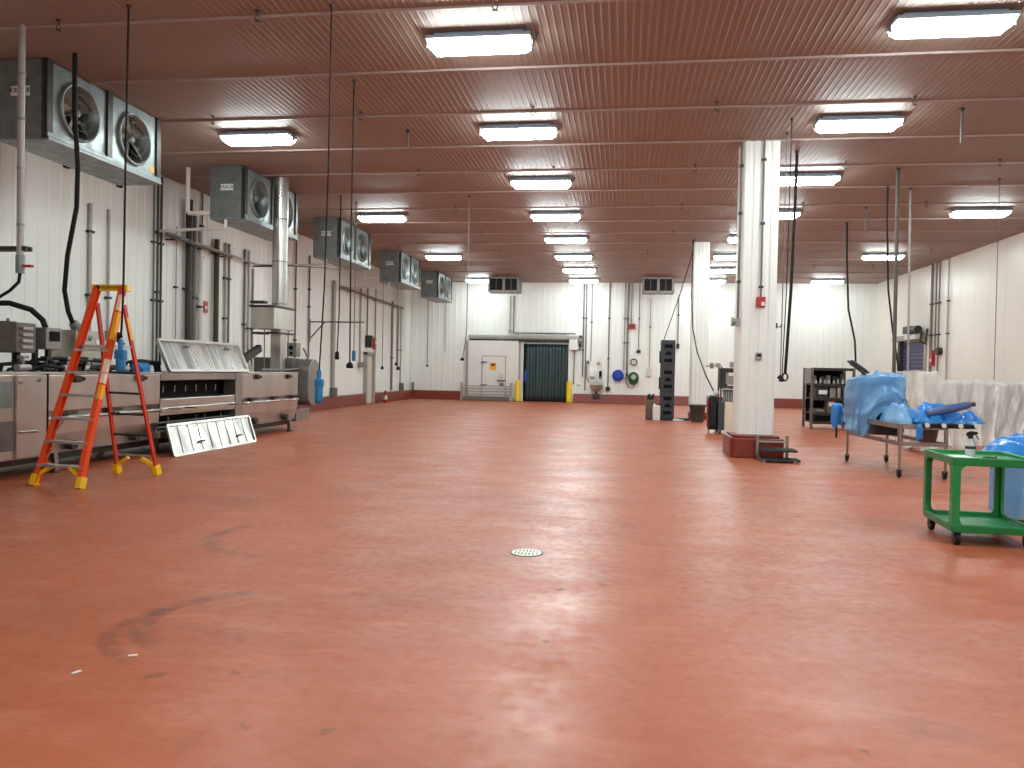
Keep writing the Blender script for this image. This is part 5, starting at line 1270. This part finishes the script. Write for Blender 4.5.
for x, sx in ((cx0, 1), (cx1, -1)):
    for y, sy_ in ((cy0, 1), (cy1, -1)):
        w1 = .075
        def q(z, k): return [(x + sx * .004, y + sy_ * .004, z), (x + sx * w1 * k, y + sy_ * .004, z), (x + sx * w1 * k, y + sy_ * .03, z), (x + sx * .03, y + sy_ * .03, z), (x + sx * .03, y + sy_ * w1 * k, z), (x + sx * .004, y + sy_ * w1 * k, z)]
        vs = []; zs = ((.75, 1.7), (.725, 1.2), (.69, 1.0), (.25, 1.0), (.215, 1.15), (.19, 1.5))
        for z, k in zs: vs += q(z, k)
        fs = [tuple(range(6)), tuple(range(30, 36))[::-1]]
        for a in range(5):
            for i in range(6): fs.append((a * 6 + i, a * 6 + (i + 1) % 6, a * 6 + 6 + (i + 1) % 6, a * 6 + 6 + i))
        MB().add(vs, fs).build('leg', M_green, r)
        cxx, cyy = x + sx * .07, y + sy_ * .07
        c = MB().bx(cxx - .035, cxx + .035, cyy - .04, cyy + .04, .118, .132).bx(cxx - .03, cxx - .022, cyy - .03, cyy + .03, .05, .125).bx(cxx + .022, cxx + .03, cyy - .03, cyy + .03, .05, .125).build('caster_fork', M_dkmetal, r)
        MB().tube([(cxx - .018, cyy, .062), (cxx + .018, cyy, .062)], .062, 18).build('wheel', M_black, c)
        MB().tube([(cxx - .021, cyy, .062), (cxx + .021, cyy, .062)], .026, 12).build('hub', M_conduit_l, c)
r = thing('spray_bottle', 'clear spray bottle with black trigger head standing on the green cart', 'bottle', (3.36, 8.2, .787))
MB().lathe([(.0, 0), (.042, 0), (.045, .01), (.045, .11), (.038, .14), (.017, .17), (.017, .19)], (3.36, 8.2, .787), 20).build('body', M_clear_b, r)
MB().lathe([(.0, .003), (.040, .003), (.041, .07), (0, .07)], (3.36, 8.2, .787), 16).build('liquid', mat('pale_liquid', srgb(206, 214, 208), .2, 0, .1, 20), r)
MB().lathe([(.0455, .085), (.0462, .087), (.0462, .11), (.0455, .112)], (3.36, 8.2, .787), 20).build('label_band', M_slate_d, r)
MB().lathe([(.02, .185), (.022, .19), (.022, .215), (.016, .22)], (3.36, 8.2, .787), 14).build('collar', M_black, r)
MB().prism([(3.32, 8.188, .995), (3.325, 8.188, 1.03), (3.36, 8.188, 1.045), (3.415, 8.188, 1.04), (3.43, 8.188, 1.02), (3.395, 8.188, 1.012), (3.38, 8.188, .995)], (0, .024, 0)).bar((3.405, 8.2, 1.015), (3.435, 8.2, .965), .016, .01, (0, 1, 0)).build('trigger_head', M_black, r, bevel=.003)
o = tag(MB().prism([(3.13, 7.95, .787), (3.31, 7.92, .787), (3.33, 8.2, .787), (3.17, 8.24, .787)], (0, 0, .02)).build('cloth_pad', M_paper, base=(3.22, 8.1, .787), bevel=.006), 'white folded wipe lying on the green cart beside the spray bottle', 'cloth')
mb = MB().tube([(3.50 + .055 * math.cos(2 * PI * k / 24), 8.1 + .055 * math.sin(2 * PI * k / 24), .797) for k in range(25)], .009, 8, False)
o = tag(mb.build('ring', M_black, base=(3.5, 8.1, .787)), 'black ring lying on the green cart right of the spray bottle', 'ring')
MB().tube([(3.54, 8.14, .797), (3.60, 8.2, .80)], .008, 6).build('tail', M_black, o)

# blue bagged bin behind the cart
r = thing('bagged_bin', 'tall bin lined with blue plastic behind the green cart', 'bin', (4.35, 9.35, 0))
MB().lathe([(.24, .03), (.28, .70), (.29, .72), (.27, .72), (.22, .08), (0, .08)], (4.42, 9.42, 0), 24).build('barrel', M_offwhite, r)
MB().lathe([(.25, 0), (.25, .03)], (4.42, 9.42, 0), 24).build('base', M_dkmetal, r)
o = drape('bin_liner', P_blue, 4.42, 9.42, .31, .31, .72, lambda a: .05 + .05 * math.sin(3 * a), 7.0, n=2.3, nu=64, nv=20, sag=.0, fold=.05, nf=9, flare=.0)
tag(o, 'translucent blue liner bag hanging around the bin behind the green cart', 'bag')
crumple('blue_bag', P_blue_d, 4.44, 9.38, .72, .46, .40, .25, 13.0, 'puffed bright blue plastic bag on top of the bin behind the cart', 'bag', amp=.12, rough_=.3)

# ------------------------------------------------------------------ floor drain and debris
r = thing('floor_drain', 'round pale floor drain grate with a dark rim in the open floor', 'drain', (-.79, 6.6, 0))
MB().tube([(-.79, 6.6, .0), (-.79, 6.6, .003)], .145, 40).build('rim', M_dkmetal, r)
MB().tube([(-.79, 6.6, .001), (-.79, 6.6, .006)], .128, 40).build('grate', M_grate, r)
mb = MB()
for k in range(7):
    x = -.79 - .09 + .03 * k; hw = math.sqrt(max(0, .105 ** 2 - (x + .79) ** 2))
    for s_ in (-1, 1):
        if hw > .03: mb.bx(x - .006, x + .006, 6.6 + s_ * hw * .55 - hw * .35, 6.6 + s_ * hw * .55 + hw * .35, .005, .0072)
mb.build('slots', M_dkmetal, r)
for x, y, a, lab in ((-2.54, 3.80, .4, 'tiny pale scrap of paper on the floor, right of two'), (-2.67, 3.54, 1.2, 'tiny pale scrap of paper on the floor, left of two')):
    o = MB().box((x, y, .004), (.045, .016, .004), Matrix.Rotation(a, 3, 'Z')).build('paper_scrap', M_paper, base=(x, y, .002)); tag(o, lab, 'scrap')
# ------------------------------------------------------------------ camera, world, view
yaw, pitch, roll = .1418, -.0174, .0195
cy, sy, cp, sp = math.cos(yaw), math.sin(yaw), math.cos(pitch), math.sin(pitch)
fwd = V(-sy * cp, cy * cp, sp); rt = V(cy, sy, 0); upv = rt.cross(fwd)
r_ = rt * math.cos(roll) + upv * math.sin(roll); u_ = upv * math.cos(roll) - rt * math.sin(roll)
cam = bpy.data.cameras.new('camera'); co = bpy.data.objects.new('camera', cam); COL.objects.link(co)
co.matrix_world = Matrix(((r_.x, u_.x, -fwd.x, 0), (r_.y, u_.y, -fwd.y, 0), (r_.z, u_.z, -fwd.z, 1.55), (0, 0, 0, 1)))
cam.sensor_fit = 'HORIZONTAL'; cam.sensor_width = 36; cam.lens = 783.87 / 1024 * 36
cam.clip_start = .05; cam.clip_end = 200
sc.camera = co
w = bpy.data.worlds.new('world'); sc.world = w; w.use_nodes = True
w.node_tree.nodes['Background'].inputs[0].default_value = (.02, .02, .02, 1)
sc.view_settings.view_transform = 'Standard'; sc.view_settings.look = 'None'
sc.view_settings.gamma = 1; sc.view_settings.use_curve_mapping = False
sc.view_settings.exposure = 0.0
